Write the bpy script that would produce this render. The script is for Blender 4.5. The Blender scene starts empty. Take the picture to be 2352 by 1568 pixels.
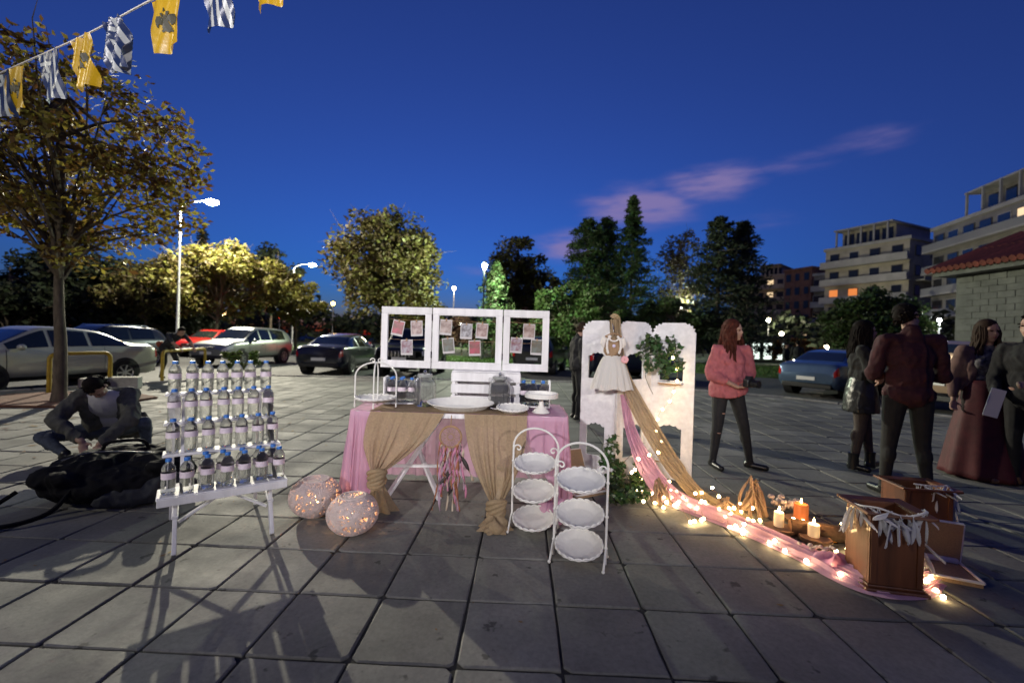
import bpy, bmesh, math, random
import numpy as np
from mathutils import Vector, Matrix, Euler, noise as mnoise
R = math.radians
PI = math.pi
rnd = random.Random(7)
nrg = np.random.default_rng(11)
SC = bpy.context.scene
COL = SC.collection

# ------------------------------------------------------------------ camera
FPX, CAMZ, ROLL, PITCH = 15.1 / 36 * 2352, 1.38, R(1.7), R(-0.42)
cd = bpy.data.cameras.new('camera')
cd.lens, cd.sensor_width, cd.clip_start, cd.clip_end = 15.1, 36, 0.05, 2000
cd.dof.use_dof = True
cd.dof.focus_distance = 2.9
cd.dof.aperture_fstop = 1.25
cam = bpy.data.objects.new('camera', cd)
COL.objects.link(cam)
fw = Vector((0, math.cos(PITCH), math.sin(PITCH)))
up0 = Vector((0, -math.sin(PITCH), math.cos(PITCH)))
rt = Vector((1, 0, 0)) * math.cos(ROLL) + up0 * math.sin(ROLL)
up = rt.cross(fw)
m = Matrix((rt, up, -fw)).transposed().to_4x4()
m.translation = (0, 0, CAMZ)
cam.matrix_world = m
SC.camera = cam

# ------------------------------------------------------------------ sky (sun just under the horizon, behind the park)
w = bpy.data.worlds.new('World')
SC.world = w
w.use_nodes = True
nt = w.node_tree
bg = nt.nodes['Background']
sky = nt.nodes.new('ShaderNodeTexSky')
sky.sky_type = 'NISHITA'
sky.sun_disc = False
sky.sun_elevation = R(-2.0)
sky.sun_rotation = R(-8)
sky.ozone_density = 6.6
sky.air_density = 1.0
sky.dust_density = 0.3
SKY_STRENGTH = 1.35
bg.inputs['Strength'].default_value = SKY_STRENGTH
tc = nt.nodes.new('ShaderNodeTexCoord')
# thin evening cloud banks: (azimuth deg from +Y to the right, elevation deg, half width deg, half height deg, amount)
CLOUDS = [(16.0, 16.8, 6.8, 2.6, 1.1), (24.0, 18.8, 5.4, 2.0, 1.15), (7.5, 12.2, 5.2, 2.0, .95), (32.5, 19.6, 5.5, 1.3, .45), (39.5, 20.5, 5.0, 1.5, .5),
          (30, 14.2, 6, 1.6, .3), (-62, 15, 9, 1.6, .7), (66, 19, 8, 1.7, .6), (95, 14, 9, 1.6, .8), (140, 17, 10, 2, .7), (190, 13, 9, 1.6, .7), (240, 18, 10, 2, .7), (-5, 8.5, 7, 1.2, .35)]
def nd(t, **k):
    n = nt.nodes.new(t)
    for a, b in k.items():
        setattr(n, a, b)
    return n
def mth(op, a, b=None, c=None):
    n = nd('ShaderNodeMath', operation=op)
    for i, v in enumerate((a, b, c)):
        if v is None: continue
        if isinstance(v, (int, float)): n.inputs[i].default_value = v
        else: nt.links.new(v, n.inputs[i])
    return n.outputs[0]
mp = nd('ShaderNodeMapping')
mp.inputs['Scale'].default_value = (5, 5, 22)
nt.links.new(tc.outputs['Generated'], mp.inputs[0])
nz = nd('ShaderNodeTexNoise')
nz.inputs['Scale'].default_value = 2.2
nz.inputs['Detail'].default_value = 6
nt.links.new(mp.outputs[0], nz.inputs['Vector'])
sep = nd('ShaderNodeSeparateXYZ')
nt.links.new(tc.outputs['Generated'], sep.inputs[0])
az = mth('ARCTAN2', sep.outputs[0], sep.outputs[1])
el = mth('ARCSINE', sep.outputs[2])
tot = None
for (ca, ce, wa, we, amt) in CLOUDS:
    ca = (ca + 180) % 360 - 180
    dx = mth('DIVIDE', mth('SUBTRACT', az, R(ca)), R(wa))
    dy = mth('DIVIDE', mth('SUBTRACT', el, R(ce)), R(we))
    r2 = mth('ADD', mth('MULTIPLY', dx, dx), mth('MULTIPLY', dy, dy))
    f = mth('MULTIPLY', mth('EXPONENT', mth('MULTIPLY', r2, -1.0)), amt)
    tot = f if tot is None else mth('MAXIMUM', tot, f)
cl = mth('MULTIPLY', tot, mth('ADD', mth('MULTIPLY', nz.outputs[0], 1.8), -.1))
cr = nd('ShaderNodeMapRange', interpolation_type='SMOOTHSTEP')
cr.inputs['From Min'].default_value = .12
cr.inputs['From Max'].default_value = .85
nt.links.new(cl, cr.inputs[0])
mx = nd('ShaderNodeMix', data_type='RGBA')
nt.links.new(mth('MULTIPLY', cr.outputs[0], .72), mx.inputs[0])
hs = nd('ShaderNodeHueSaturation')
hs.inputs['Hue'].default_value = .487
nt.links.new(sky.outputs[0], hs.inputs['Color'])
nt.links.new(hs.outputs[0], mx.inputs[6])
mx.inputs[7].default_value = (.20, .15, .30, 1)
nt.links.new(mx.outputs[2], bg.inputs['Color'])

SC.view_settings.view_transform = 'Standard'
SC.view_settings.look = 'None'
SC.view_settings.exposure = 0.0
SC.view_settings.gamma = 1.0
SC.render.engine = 'CYCLES'
SC.cycles.use_denoising = True
SC.cycles.max_bounces = 8
SC.cycles.transmission_bounces = 8
SC.cycles.transparent_max_bounces = 16
SC.cycles.caustics_reflective = False
SC.cycles.caustics_refractive = False
SC.cycles.sample_clamp_indirect = 6
SC.cycles.blur_glossy = .5

# ------------------------------------------------------------------ helpers
def at(x, y, Y):
    """World point seen at photo position (x, y of the 2352 px wide view) at distance Y along the plaza."""
    u, v = x - 1176, y - 784
    c, s = math.cos(ROLL), math.sin(ROLL)
    a, b = c * u + s * v, -s * u + c * v
    cp, sp = math.cos(PITCH), math.sin(PITCH)
    d = Vector((a, cp * FPX + sp * b, sp * FPX - cp * b))
    return Vector((0, 0, CAMZ)) + d * (Y / d.y)
def gp(x, y, z=0):
    p = at(x, y, 1.0) - Vector((0, 0, CAMZ))
    return Vector((0, 0, CAMZ)) + p * ((z - CAMZ) / p.z)

MATS = {}
def mat(name, col, rough=.6, var=0, scale=8, bump=0, bscale=None, metal=0, trans=0, alpha=1, emit=None, estr=0, coat=0, ior=None, spec=None, obvar=0,
        island=0, transl=0, col2=None, sheen=0, stretch=None, detail=4, thin=None):
    if name in MATS: return MATS[name]
    M = bpy.data.materials.new(name)
    M.use_nodes = True
    t = M.node_tree
    p = t.nodes['Principled BSDF']
    I = p.inputs
    c4 = (*col, 1)
    I['Base Color'].default_value = c4
    I['Roughness'].default_value = rough
    I['Metallic'].default_value = metal
    I['Transmission Weight'].default_value = trans
    I['Alpha'].default_value = alpha
    I['Coat Weight'].default_value = coat
    I['Sheen Weight'].default_value = sheen
    if ior: I['IOR'].default_value = ior
    if spec is not None: I['Specular IOR Level'].default_value = spec
    if emit:
        I['Emission Color'].default_value = (*emit, 1)
        I['Emission Strength'].default_value = estr
    src = None
    if var or bump or col2:
        co = t.nodes.new('ShaderNodeTexCoord')
        vec = co.outputs['Object']
        if stretch:
            mm = t.nodes.new('ShaderNodeMapping')
            mm.inputs['Scale'].default_value = stretch
            t.links.new(vec, mm.inputs[0])
            vec = mm.outputs[0]
        n = t.nodes.new('ShaderNodeTexNoise')
        n.inputs['Scale'].default_value = scale
        n.inputs['Detail'].default_value = detail
        n.inputs['Roughness'].default_value = .6
        t.links.new(vec, n.inputs['Vector'])
        src = n.outputs[0]
    last = None
    if var or col2:
        r = t.nodes.new('ShaderNodeValToRGB')
        a = tuple(max(0, x * (1 - var)) for x in col) if not col2 else col2
        b = tuple(min(1, x * (1 + var)) for x in col) if not col2 else col
        r.color_ramp.elements[0].position = .33
        r.color_ramp.elements[1].position = .68
        r.color_ramp.elements[0].color = (*a, 1)
        r.color_ramp.elements[1].color = (*b, 1)
        t.links.new(src, r.inputs[0])
        last = r.outputs[0]
        t.links.new(last, I['Base Color'])
    if obvar or island:
        h = t.nodes.new('ShaderNodeHueSaturation')
        if obvar:
            oi = t.nodes.new('ShaderNodeObjectInfo')
            rv = oi.outputs['Random']
        else:
            oi = t.nodes.new('ShaderNodeNewGeometry')
            rv = oi.outputs['Random Per Island']
        mr = t.nodes.new('ShaderNodeMapRange')
        k = obvar or island
        mr.inputs['To Min'].default_value = 1 - k
        mr.inputs['To Max'].default_value = 1 + k
        t.links.new(rv, mr.inputs[0])
        t.links.new(mr.outputs[0], h.inputs['Value'])
        if island:
            m2 = t.nodes.new('ShaderNodeMapRange')
            m2.inputs['To Min'].default_value = .5 - .05 * k * 2
            m2.inputs['To Max'].default_value = .5 + .03 * k * 2
            t.links.new(rv, m2.inputs[0])
            t.links.new(m2.outputs[0], h.inputs['Hue'])
        if last: t.links.new(last, h.inputs['Color'])
        else: h.inputs['Color'].default_value = c4
        last = h.outputs[0]
        t.links.new(last, I['Base Color'])
    if bump:
        bn = t.nodes.new('ShaderNodeBump')
        bn.inputs['Strength'].default_value = bump
        bn.inputs['Distance'].default_value = .01
        if bscale:
            n2 = t.nodes.new('ShaderNodeTexNoise')
            n2.inputs['Scale'].default_value = bscale
            n2.inputs['Detail'].default_value = 3
            t.links.new(co.outputs['Object'], n2.inputs['Vector'])
            t.links.new(n2.outputs[0], bn.inputs['Height'])
        else:
            t.links.new(src, bn.inputs['Height'])
        t.links.new(bn.outputs[0], I['Normal'])
    if transl or thin is not None:
        out = t.nodes['Material Output']
        cur = p.outputs[0]
        if transl:
            tl = t.nodes.new('ShaderNodeBsdfTranslucent')
            tl.inputs[0].default_value = c4
            if last: t.links.new(last, tl.inputs[0])
            ms = t.nodes.new('ShaderNodeMixShader')
            ms.inputs[0].default_value = transl
            t.links.new(cur, ms.inputs[1])
            t.links.new(tl.outputs[0], ms.inputs[2])
            cur = ms.outputs[0]
        if thin is not None:      # open weave: share of light that passes between the threads
            tp = t.nodes.new('ShaderNodeBsdfTransparent')
            ms = t.nodes.new('ShaderNodeMixShader')
            ms.inputs[0].default_value = thin
            t.links.new(cur, ms.inputs[1])
            t.links.new(tp.outputs[0], ms.inputs[2])
            cur = ms.outputs[0]
        t.links.new(cur, out.inputs[0])
    MATS[name] = M
    return M

class MB:
    """Collects shapes into one mesh."""
    def __init__(s):
        s.v, s.f = [], []
    def add(s, vs, fs):
        o = len(s.v)
        s.v += [tuple(v) for v in vs]
        s.f += [tuple(i + o for i in f) for f in fs]
        return s
    def box(s, c, d, rot=None):
        x, y, z = d[0] / 2, d[1] / 2, d[2] / 2
        vs = [Vector((a * x, b * y, e * z)) for a in (-1, 1) for b in (-1, 1) for e in (-1, 1)]
        if rot is not None:
            M = rot if isinstance(rot, Matrix) else Euler(rot).to_matrix()
            vs = [M @ v for v in vs]
        c = Vector(c)
        return s.add([v + c for v in vs], [(0, 1, 3, 2), (4, 6, 7, 5), (0, 4, 5, 1), (2, 3, 7, 6), (0, 2, 6, 4), (1, 5, 7, 3)])
    def bar(s, a, b, w, d=None, up=(0, 0, 1)):
        a, b = Vector(a), Vector(b)
        d = d or w
        z = (b - a)
        L = z.length
        z.normalize()
        x = z.cross(Vector(up))
        if x.length < 1e-4: x = z.cross(Vector((0, 1, 0)))
        x.normalize()
        y = z.cross(x)
        M = Matrix((x, y, z)).transposed()
        return s.box((a + b) / 2, (w, d, L), M)
    def tube(s, pts, r, n=8, closed=False, caps=True):
        pts = [Vector(p) for p in pts]
        N = len(pts)
        rs = r if hasattr(r, '__len__') else [r] * N
        vs, fs = [], []
        pz = None
        for i, p in enumerate(pts):
            if closed: t = pts[(i + 1) % N] - pts[i - 1]
            else: t = pts[min(i + 1, N - 1)] - pts[max(i - 1, 0)]
            if t.length < 1e-9: t = Vector((0, 0, 1))
            t.normalize()
            if pz is None:
                x = t.orthogonal().normalized()
            else:
                x = pz - t * pz.dot(t)
                if x.length < 1e-5: x = t.orthogonal()
                x.normalize()
            pz = x
            y = t.cross(x)
            for k in range(n):
                a = 2 * PI * k / n
                vs.append(p + (x * math.cos(a) + y * math.sin(a)) * rs[i])
        for i in range(N if closed else N - 1):
            j = (i + 1) % N
            for k in range(n):
                l = (k + 1) % n
                fs.append((i * n + k, i * n + l, j * n + l, j * n + k))
        if caps and not closed:
            fs.append(tuple(range(n))[::-1])
            fs.append(tuple((N - 1) * n + k for k in range(n)))
        return s.add(vs, fs)
    def lathe(s, prof, c=(0, 0, 0), n=20, sx=1, sy=1, wob=None):
        c = Vector(c)
        vs, fs = [], []
        for (r, z) in prof:
            for k in range(n):
                a = 2 * PI * k / n
                q = wob(a, r, z) if wob else 1
                vs.append(c + Vector((math.cos(a) * r * sx * q, math.sin(a) * r * sy * q, z)))
        for i in range(len(prof) - 1):
            for k in range(n):
                l = (k + 1) % n
                fs.append((i * n + k, i * n + l, (i + 1) * n + l, (i + 1) * n + k))
        return s.add(vs, fs)
    def ell(s, c, r, n=12, m_=8, rot=None):
        r = r if hasattr(r, '__len__') else (r, r, r)
        c = Vector(c)
        M = (rot if isinstance(rot, Matrix) else Euler(rot).to_matrix()) if rot is not None else None
        vs, fs = [], []
        def P(v):
            if M is not None: v = M @ v
            return v + c
        vs.append(P(Vector((0, 0, -r[2]))))
        for i in range(1, m_):
            b = -PI / 2 + PI * i / m_
            for k in range(n):
                a = 2 * PI * k / n
                vs.append(P(Vector((math.cos(a) * math.cos(b) * r[0], math.sin(a) * math.cos(b) * r[1], math.sin(b) * r[2]))))
        vs.append(P(Vector((0, 0, r[2]))))
        for k in range(n):
            l = (k + 1) % n
            fs.append((0, 1 + l, 1 + k))
            for i in range(m_ - 2):
                a = 1 + i * n
                fs.append((a + k, a + l, a + n + l, a + n + k))
            a = 1 + (m_ - 2) * n
            fs.append((a + k, a + l, len(vs) - 1))
        return s.add(vs, fs)
    def prism(s, out, y0, y1, M=None):
        """outline in x, z extruded along y"""
        n = len(out)
        vs = [Vector((x, y0, z)) for x, z in out] + [Vector((x, y1, z)) for x, z in out]
        if M is not None: vs = [M @ v for v in vs]
        fs = [tuple(range(n)), tuple(range(n, 2 * n))[::-1]]
        for i in range(n):
            j = (i + 1) % n
            fs.append((i, i + n, j + n, j))
        return s.add(vs, fs)
    def grid(s, fn, nu, nv, closed=False):
        vs = [fn(i / nu, j / nv) for i in range(nu + (0 if closed else 1)) for j in range(nv + 1)]
        fs = []
        N = nu + (0 if closed else 1)
        for i in range(nu):
            k = (i + 1) % N
            for j in range(nv):
                fs.append((i * (nv + 1) + j, k * (nv + 1) + j, k * (nv + 1) + j + 1, i * (nv + 1) + j + 1))
        return s.add(vs, fs)
    def mesh(s, name, m, smooth=True, ang=38):
        me = bpy.data.meshes.new(name)
        me.from_pydata(s.v, [], s.f)
        if m is not None: me.materials.append(m)
        bm = bmesh.new()
        bm.from_mesh(me)
        bmesh.ops.recalc_face_normals(bm, faces=bm.faces)
        if smooth:
            for e in bm.edges:
                if len(e.link_faces) == 2 and e.calc_face_angle(0) > R(ang): e.smooth = False
            for f in bm.faces: f.smooth = True
        bm.to_mesh(me)
        bm.free()
        return me
    def build(s, name, m, parent=None, smooth=True, ang=38, mods=None, solid=0, bevel=0):
        return link(name, s.mesh(name, m, smooth, ang), parent, solid, bevel)

def link(name, me, parent=None, solid=0, bevel=0):
    o = bpy.data.objects.new(name, me)
    COL.objects.link(o)
    if parent is not None: o.parent = parent
    if solid:
        md = o.modifiers.new('solid', 'SOLIDIFY')
        md.thickness = solid
        md.offset = 0
    if bevel:
        md = o.modifiers.new('bevel', 'BEVEL')
        md.width = bevel
        md.segments = 2
        md.limit_method = 'ANGLE'
    return o
def tag(o, label=None, cat=None, group=None, kind=None):
    if label: o['label'] = label
    if cat: o['category'] = cat
    if group: o['group'] = group
    if kind: o['kind'] = kind
    return o
def thing(name, label, cat, loc=(0, 0, 0), rz=0, group=None, rot=None):
    o = bpy.data.objects.new(name, None)
    o.empty_display_size = .1
    COL.objects.link(o)
    o.location = loc
    o.rotation_euler = rot if rot is not None else (0, 0, rz)
    return tag(o, label, cat, group)
def copy_tree(o, parent=None):
    c = o.copy()
    COL.objects.link(c)
    c.parent = parent
    for ch in list(o.children): copy_tree(ch, c)
    return c
def arr_mesh(name, V, F, m):
    """numpy verts (n,3), quads (k,4)"""
    me = bpy.data.meshes.new(name)
    me.vertices.add(len(V))
    me.vertices.foreach_set('co', V.astype(np.float32).ravel())
    k = F.shape[1]
    me.loops.add(F.size)
    me.loops.foreach_set('vertex_index', F.astype(np.int32).ravel())
    me.polygons.add(len(F))
    me.polygons.foreach_set('loop_start', np.arange(0, F.size, k, dtype=np.int32))
    me.polygons.foreach_set('loop_total', np.full(len(F), k, dtype=np.int32))
    me.update(calc_edges=True)
    me.validate()
    if m is not None: me.materials.append(m)
    return me
def cat_spline(P, n):
    """smooth points through P"""
    P = [Vector(p) for p in P]
    Q = [P[0] * 2 - P[1]] + P + [P[-1] * 2 - P[-2]]
    out = []
    seg = len(P) - 1
    for i in range(n + 1):
        t = i / n * seg
        k = min(int(t), seg - 1)
        t -= k
        a, b, c, d = Q[k:k + 4]
        out.append(.5 * ((2 * b) + (c - a) * t + (2 * a - 5 * b + 4 * c - d) * t * t + (3 * b - a - 3 * c + d) * t ** 3))
    return out
# ------------------------------------------------------------------ ground
def paver_mat():
    M = bpy.data.materials.new('concrete_pavers')
    M.use_nodes = True
    t = M.node_tree
    p = t.nodes['Principled BSDF']
    N = t.nodes.new
    L = t.links.new
    g = N('ShaderNodeNewGeometry')
    oi = N('ShaderNodeObjectInfo')
    def noise(sc, det=5, rough=.6):
        n = N('ShaderNodeTexNoise')
        n.inputs['Scale'].default_value = sc
        n.inputs['Detail'].default_value = det
        n.inputs['Roughness'].default_value = rough
        L(g.outputs['Position'], n.inputs['Vector'])
        return n.outputs[0]
    def ramp(src, stops):
        r = N('ShaderNodeValToRGB')
        e = r.color_ramp.elements
        while len(e) < len(stops): e.new(.5)
        for k, (po, v) in enumerate(stops):
            e[k].position = po
            e[k].color = (*v, 1) if hasattr(v, '__len__') else (v, v, v, 1)
        L(src, r.inputs[0])
        return r.outputs[0]
    def mul(a, b, f=1):
        x = N('ShaderNodeMix')
        x.data_type = 'RGBA'
        x.blend_type = 'MULTIPLY'
        x.inputs[0].default_value = f
        L(a, x.inputs[6])
        L(b, x.inputs[7])
        return x.outputs[2]
    base = ramp(noise(1.1), [(.3, (.14, .138, .128)), (.5, (.20, .197, .18)), (.72, (.285, .278, .25))])
    fine = ramp(noise(38, 6, .7), [(.3, .72), (.6, 1.0)])
    spots = ramp(noise(9.5, 3, .55), [(.29, .28), (.345, 1.0)])
    grime = ramp(noise(.45, 4), [(.35, .62), (.6, 1.0)])
    c = mul(mul(mul(base, fine), spots, .85), grime)
    h = N('ShaderNodeHueSaturation')
    L(c, h.inputs['Color'])
    ad = N('ShaderNodeMath')
    ad.operation = 'ADD'
    L(oi.outputs['Random'], ad.inputs[0])
    L(g.outputs['Random Per Island'], ad.inputs[1])
    mr = N('ShaderNodeMapRange')
    mr.inputs['From Max'].default_value = 2
    mr.inputs['To Min'].default_value = .6
    mr.inputs['To Max'].default_value = 1.5
    L(ad.outputs[0], mr.inputs[0])
    L(mr.outputs[0], h.inputs['Value'])
    L(h.outputs[0], p.inputs['Base Color'])
    L(ramp(noise(2.3), [(.3, .66), (.7, .95)]), p.inputs['Roughness'])
    b = N('ShaderNodeBump')
    b.inputs['Strength'].default_value = .35
    b.inputs['Distance'].default_value = .004
    L(noise(55, 4), b.inputs['Height'])
    L(b.outputs[0], p.inputs['Normal'])
    return M
PAVER = paver_mat()
ASPH = mat('asphalt', (.05, .05, .052), .85, var=.35, scale=2.5, bump=.4, bscale=60)
o = MB().add([(-900, -900, -.12), (900, -900, -.12), (900, 900, -.12), (-900, 900, -.12)], [(0, 1, 2, 3)]).build('ground', ASPH)
tag(o, 'dark asphalt of the car park around the plaza', kind='structure')
PLAZA = [(-30, -16), (14.2, -16), (14.2, 8.0), (9.6, 8.6), (7.4, 11.6), (3.2, 14.2), (-7.4, 13.4), (-8.7, 11.2), (-10.7, 7.9), (-30, 3.0)]
def inside(x, y, P):
    r = False
    j = len(P) - 1
    for i in range(len(P)):
        if (P[i][1] > y) != (P[j][1] > y) and x < (P[j][0] - P[i][0]) * (y - P[i][1]) / (P[j][1] - P[i][1]) + P[i][0]: r = not r
        j = i
    return r
def poly_slab(P, z0, z1):
    n = len(P)
    return MB().add([(x, y, z0) for x, y in P] + [(x, y, z1) for x, y in P],
                    [tuple(range(n, 2 * n)), tuple(range(n))[::-1]] + [(i, (i + 1) % n, (i + 1) % n + n, i + n) for i in range(n)])
pave = poly_slab(PLAZA, -.119, -.012).build('pavement', mat('joint_grit', (.035, .033, .03), .95, var=.4, scale=20), smooth=False)
tag(pave, 'plaza of square concrete pavers with dark open joints', kind='structure')
TS, TYAW = .452, R(1.5)
ct, st = math.cos(TYAW), math.sin(TYAW)
def tile_xy(i, j):
    a, b = (i + .5) * TS, (j + .5) * TS
    return -.20 + a * ct + b * st, 1.79 - a * st + b * ct
def tile_mesh():
    e, b, t = TS / 2 - .0075, .006, .03
    vs = [(sx * e, sy * e, -t) for sx, sy in ((-1, -1), (1, -1), (1, 1), (-1, 1))] + [(sx * e, sy * e, -b) for sx, sy in ((-1, -1), (1, -1), (1, 1), (-1, 1))] + \
         [(sx * (e - b), sy * (e - b), 0) for sx, sy in ((-1, -1), (1, -1), (1, 1), (-1, 1))]
    fs = [(8, 9, 10, 11)]
    for k in range(4):
        l = (k + 1) % 4
        fs += [(k, l, 4 + l, 4 + k), (4 + k, 4 + l, 8 + l, 8 + k)]
    return vs, fs
tv, tf = tile_mesh()
def worn_tile(seed):
    """paver with slightly uneven edges and knocked-off corners"""
    r = random.Random(seed)
    e, b, t = TS / 2 - .0065, .005, .03
    out = []
    for k in range(4):
        c, s_ = (1, -1)[k in (0, 3)], (1, -1)[k in (0, 1)]
        cx, cy = c * e, s_ * e
        ch = r.uniform(.002, .006) if r.random() < .6 else r.uniform(.010, .028)
        d0 = ((0, 1), (-1, 0), (0, -1), (1, 0))[k]
        d1 = ((1, 0), (0, 1), (-1, 0), (0, -1))[k]
        out += [(cx + d0[0] * ch, cy + d0[1] * ch), (cx + d1[0] * ch * r.uniform(.6, 1.4), cy + d1[1] * ch * r.uniform(.6, 1.4))]
        for f in (.3, .65):
            out.append((cx + d1[0] * 2 * e * f + r.gauss(0, .0014), cy + d1[1] * 2 * e * f + r.gauss(0, .0014)))
    n = len(out)
    vs = [(x, y, -t) for x, y in out] + [(x, y, -b) for x, y in out] + [(x * (1 - b / e * r.uniform(.8, 1.9)), y * (1 - b / e * r.uniform(.8, 1.9)), 0) for x, y in out]
    fs = [tuple(range(2 * n, 3 * n))]
    for k in range(n):
        l = (k + 1) % n
        fs += [(k, l, n + l, n + k), (n + k, n + l, 2 * n + l, 2 * n + k)]
    return MB().add(vs, fs).mesh('tile', PAVER, smooth=False)
TMS = [worn_tile(k) for k in range(9)]
vis, far = [], []
for i in range(-75, 40):
    for j in range(-12, 32):
        x, y = tile_xy(i, j)
        if not inside(x, y, PLAZA): continue
        d = Vector((x, y, 0)) - Vector((0, 0, CAMZ))
        sx, sy = (d.x / d.y * FPX, CAMZ / d.y * FPX) if d.y > .8 else (9e9, 9e9)
        if abs(sx) < 1200 and sy < 880: vis.append((y + .02 * abs(x), x, y))
        else: far.append((x, y))
vis.sort()
for k, (q, x, y) in enumerate(vis):
    if k < 300:
        o = link('tile', TMS[k * 7 % 9], pave)
        o.location = (x, y, rnd.uniform(-.0035, .002))
        o.rotation_euler = (rnd.gauss(0, .0028), rnd.gauss(0, .0028), -TYAW + rnd.gauss(0, .004) + rnd.randrange(4) * PI / 2)
    else: far.append((x, y))
fb = MB()
for (x, y) in far:
    dz = rnd.uniform(-.0035, .002)
    fb.add([(x + a * ct + b * st, y - a * st + b * ct, c + dz) for a, b, c in tv], tf)
tag(fb.build('tile_field', PAVER, pave, smooth=False), 'pavers running on towards the car park', kind='stuff')
# kerb stones along the plaza edge
KERB = mat('kerb_stone', (.33, .32, .29), .8, var=.3, scale=9, bump=.3, obvar=.12)
kerb = poly_slab([(-10.9, 8.0), (-10.7, 7.9), (-8.7, 11.2), (-7.4, 13.4), (3.2, 14.2), (7.4, 11.6), (9.6, 8.6), (14.2, 8.0), (14.25, 8.06), (9.66, 8.66), (7.46, 11.66), (3.22, 14.27), (-7.46, 13.47), (-8.76, 11.24)], -.118, -.02).build('kerb', KERB, smooth=False)
tag(kerb, 'pale stone kerb along the edge of the plaza', kind='structure')
for a, b in zip(PLAZA[2:8], PLAZA[3:9]):
    a, b = Vector((*a, 0)), Vector((*b, 0))
    L = (b - a).length
    n = max(1, int(L / 1.0))
    for k in range(n):
        p, q = a.lerp(b, (k + .012) / n), a.lerp(b, (k + .988) / n)
        o = MB().bar(p + Vector((0, 0, -.045)), q + Vector((0, 0, -.045)), .14, .15).build('kerb_stone', KERB, kerb, smooth=False, bevel=.012)
# grass of the park beyond the car park
GRASSG = mat('lawn', (.045, .085, .02), .9, var=.5, scale=1.2, bump=.6, bscale=40)
def lawn(P, name):
    n = len(P)
    o = MB().add([(x, y, -.06) for x, y in P] + [(x, y, -.119) for x, y in P], [tuple(range(n))] + [(i, (i + 1) % n, (i + 1) % n + n, i + n) for i in range(n)]).build(name, GRASSG, smooth=False)
    tag(o, 'green park lawn beyond the car park', kind='structure')
lawn([(-9, 24), (8, 23), (13, 19.5), (30, 20.5), (70, 34), (70, 62), (-60, 62), (-60, 36), (-20, 34)], 'lawn')
def grass_blades(n, P, hgt):
    xs = nrg.uniform(min(p[0] for p in P), max(p[0] for p in P), n)
    ys = nrg.uniform(min(p[1] for p in P), max(p[1] for p in P), n)
    V, F = [], []
    for x, y in zip(xs, ys):
        if not inside(x, y, P): continue
        a, l = rnd.uniform(0, PI), rnd.gauss(0, .5)
        h = hgt * rnd.uniform(.5, 1.3)
        k = len(V)
        V += [(x - .03 * math.cos(a), y - .03 * math.sin(a), -.06), (x + .03 * math.cos(a), y + .03 * math.sin(a), -.06), (x + l * h * .6, y + rnd.gauss(0, .4) * h, h - .06)]
        F.append((k, k + 1, k + 2))
    return V, F
V, F = grass_blades(26000, [(-9, 24), (8, 23), (13, 19.5), (30, 20.5), (32, 30), (-12, 31)], .13)
o = link('grass', arr_mesh('grass', np.array(V), np.array(F), mat('grass_blade', (.06, .12, .025), .7, island=.4, transl=.3)))
tag(o, 'short green grass blades of the park lawn', 'grass', kind='stuff')

# ------------------------------------------------------------------ lamps
STEEL = mat('galvanised_steel', (.42, .43, .43), .45, var=.15, scale=6, metal=.6)
def light(name, kind, loc, energy, col, parent=None, size=.1, rot=None, **k):
    l = bpy.data.lights.new(name, kind)
    l.energy, l.color = energy, col
    if kind in ('POINT', 'SPOT'): l.shadow_soft_size = size
    for a, b in k.items(): setattr(l, a, b)
    o = bpy.data.objects.new(name, l)
    COL.objects.link(o)
    o.location = loc
    if rot: o.rotation_euler = rot
    if parent is not None: o.parent = parent
    return o
def street_lamp(base, h, arm, rz, label, energy, col=(1, .93, .72), glow=60, group=None, spot=None):
    t = thing('street_lamp', label, 'street lamp', base, rz, group)
    b = MB()
    b.lathe([(.11, 0), (.11, .5), (.085, .55), (.08, h * .45), (.062, h * .5), (.05, h - .3), (.045, h - .1)], n=12)
    b.build('post', STEEL, t)
    MB().lathe([(.0, 0), (.17, 0), (.17, .03), (.12, .06), (.115, .14), (0, .14)], n=12).build('base_plate', STEEL, t)
    MB().lathe([(.058, 0), (.075, .03), (.075, .2), (.058, .24)], (0, 0, h * .80), n=12).build('collar', STEEL, t)
    MB().tube(cat_spline([(0, 0, h - .25), (.1 * arm, 0, h + .05), (.55 * arm, 0, h + .28), (arm, 0, h + .34)], 10), .033, 8).build('arm', STEEL, t)
    hd = MB().ell((arm + .3, 0, h + .36), (.42, .16, .085), 14, 8).build('lamp_head', STEEL, t)
    gl = MB().ell((arm + .32, 0, h + .27), (.36, .24, .16), 14, 8).build('lamp_glass', mat('lamp_glow%d' % glow, (1, .95, .8), .3, emit=(1, .93, .74), estr=glow), t)
    light('lamp_light', 'POINT', (arm + .32, 0, h - .06), energy, col, t, .12)
    return t
# Y 24: the tall lamp that lights the car park and throws the long shadows across the plaza
l1 = at(487, 462, 24)
tall_lamp = street_lamp((l1.x - 1.75, 24, -.12), l1.z + .12 - .33, 1.43, 0, 'tall steel street lamp, brightly lit, standing behind the white hatchback', 9000, glow=120, group=None)
hd_ = Vector((l1.x, 24, l1.z - .5))
light('lamp_beam', 'SPOT', Vector((l1.x, 24, l1.z - .42)) - tall_lamp.location, 15000, (1, .93, .72), tall_lamp, .12, (Vector((-3.0, 9.5, 0)) - hd_).to_track_quat('-Z', 'Y').to_euler(), spot_size=R(64), spot_blend=.8)
l2 = at(717, 607, 40)
street_lamp((l2.x - 1.7, 40, -.12), l2.z + .12 - .33, 1.38, 0, 'lit steel street lamp beside the yellow leaved tree, far down the car park', 6000, glow=110)

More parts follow.
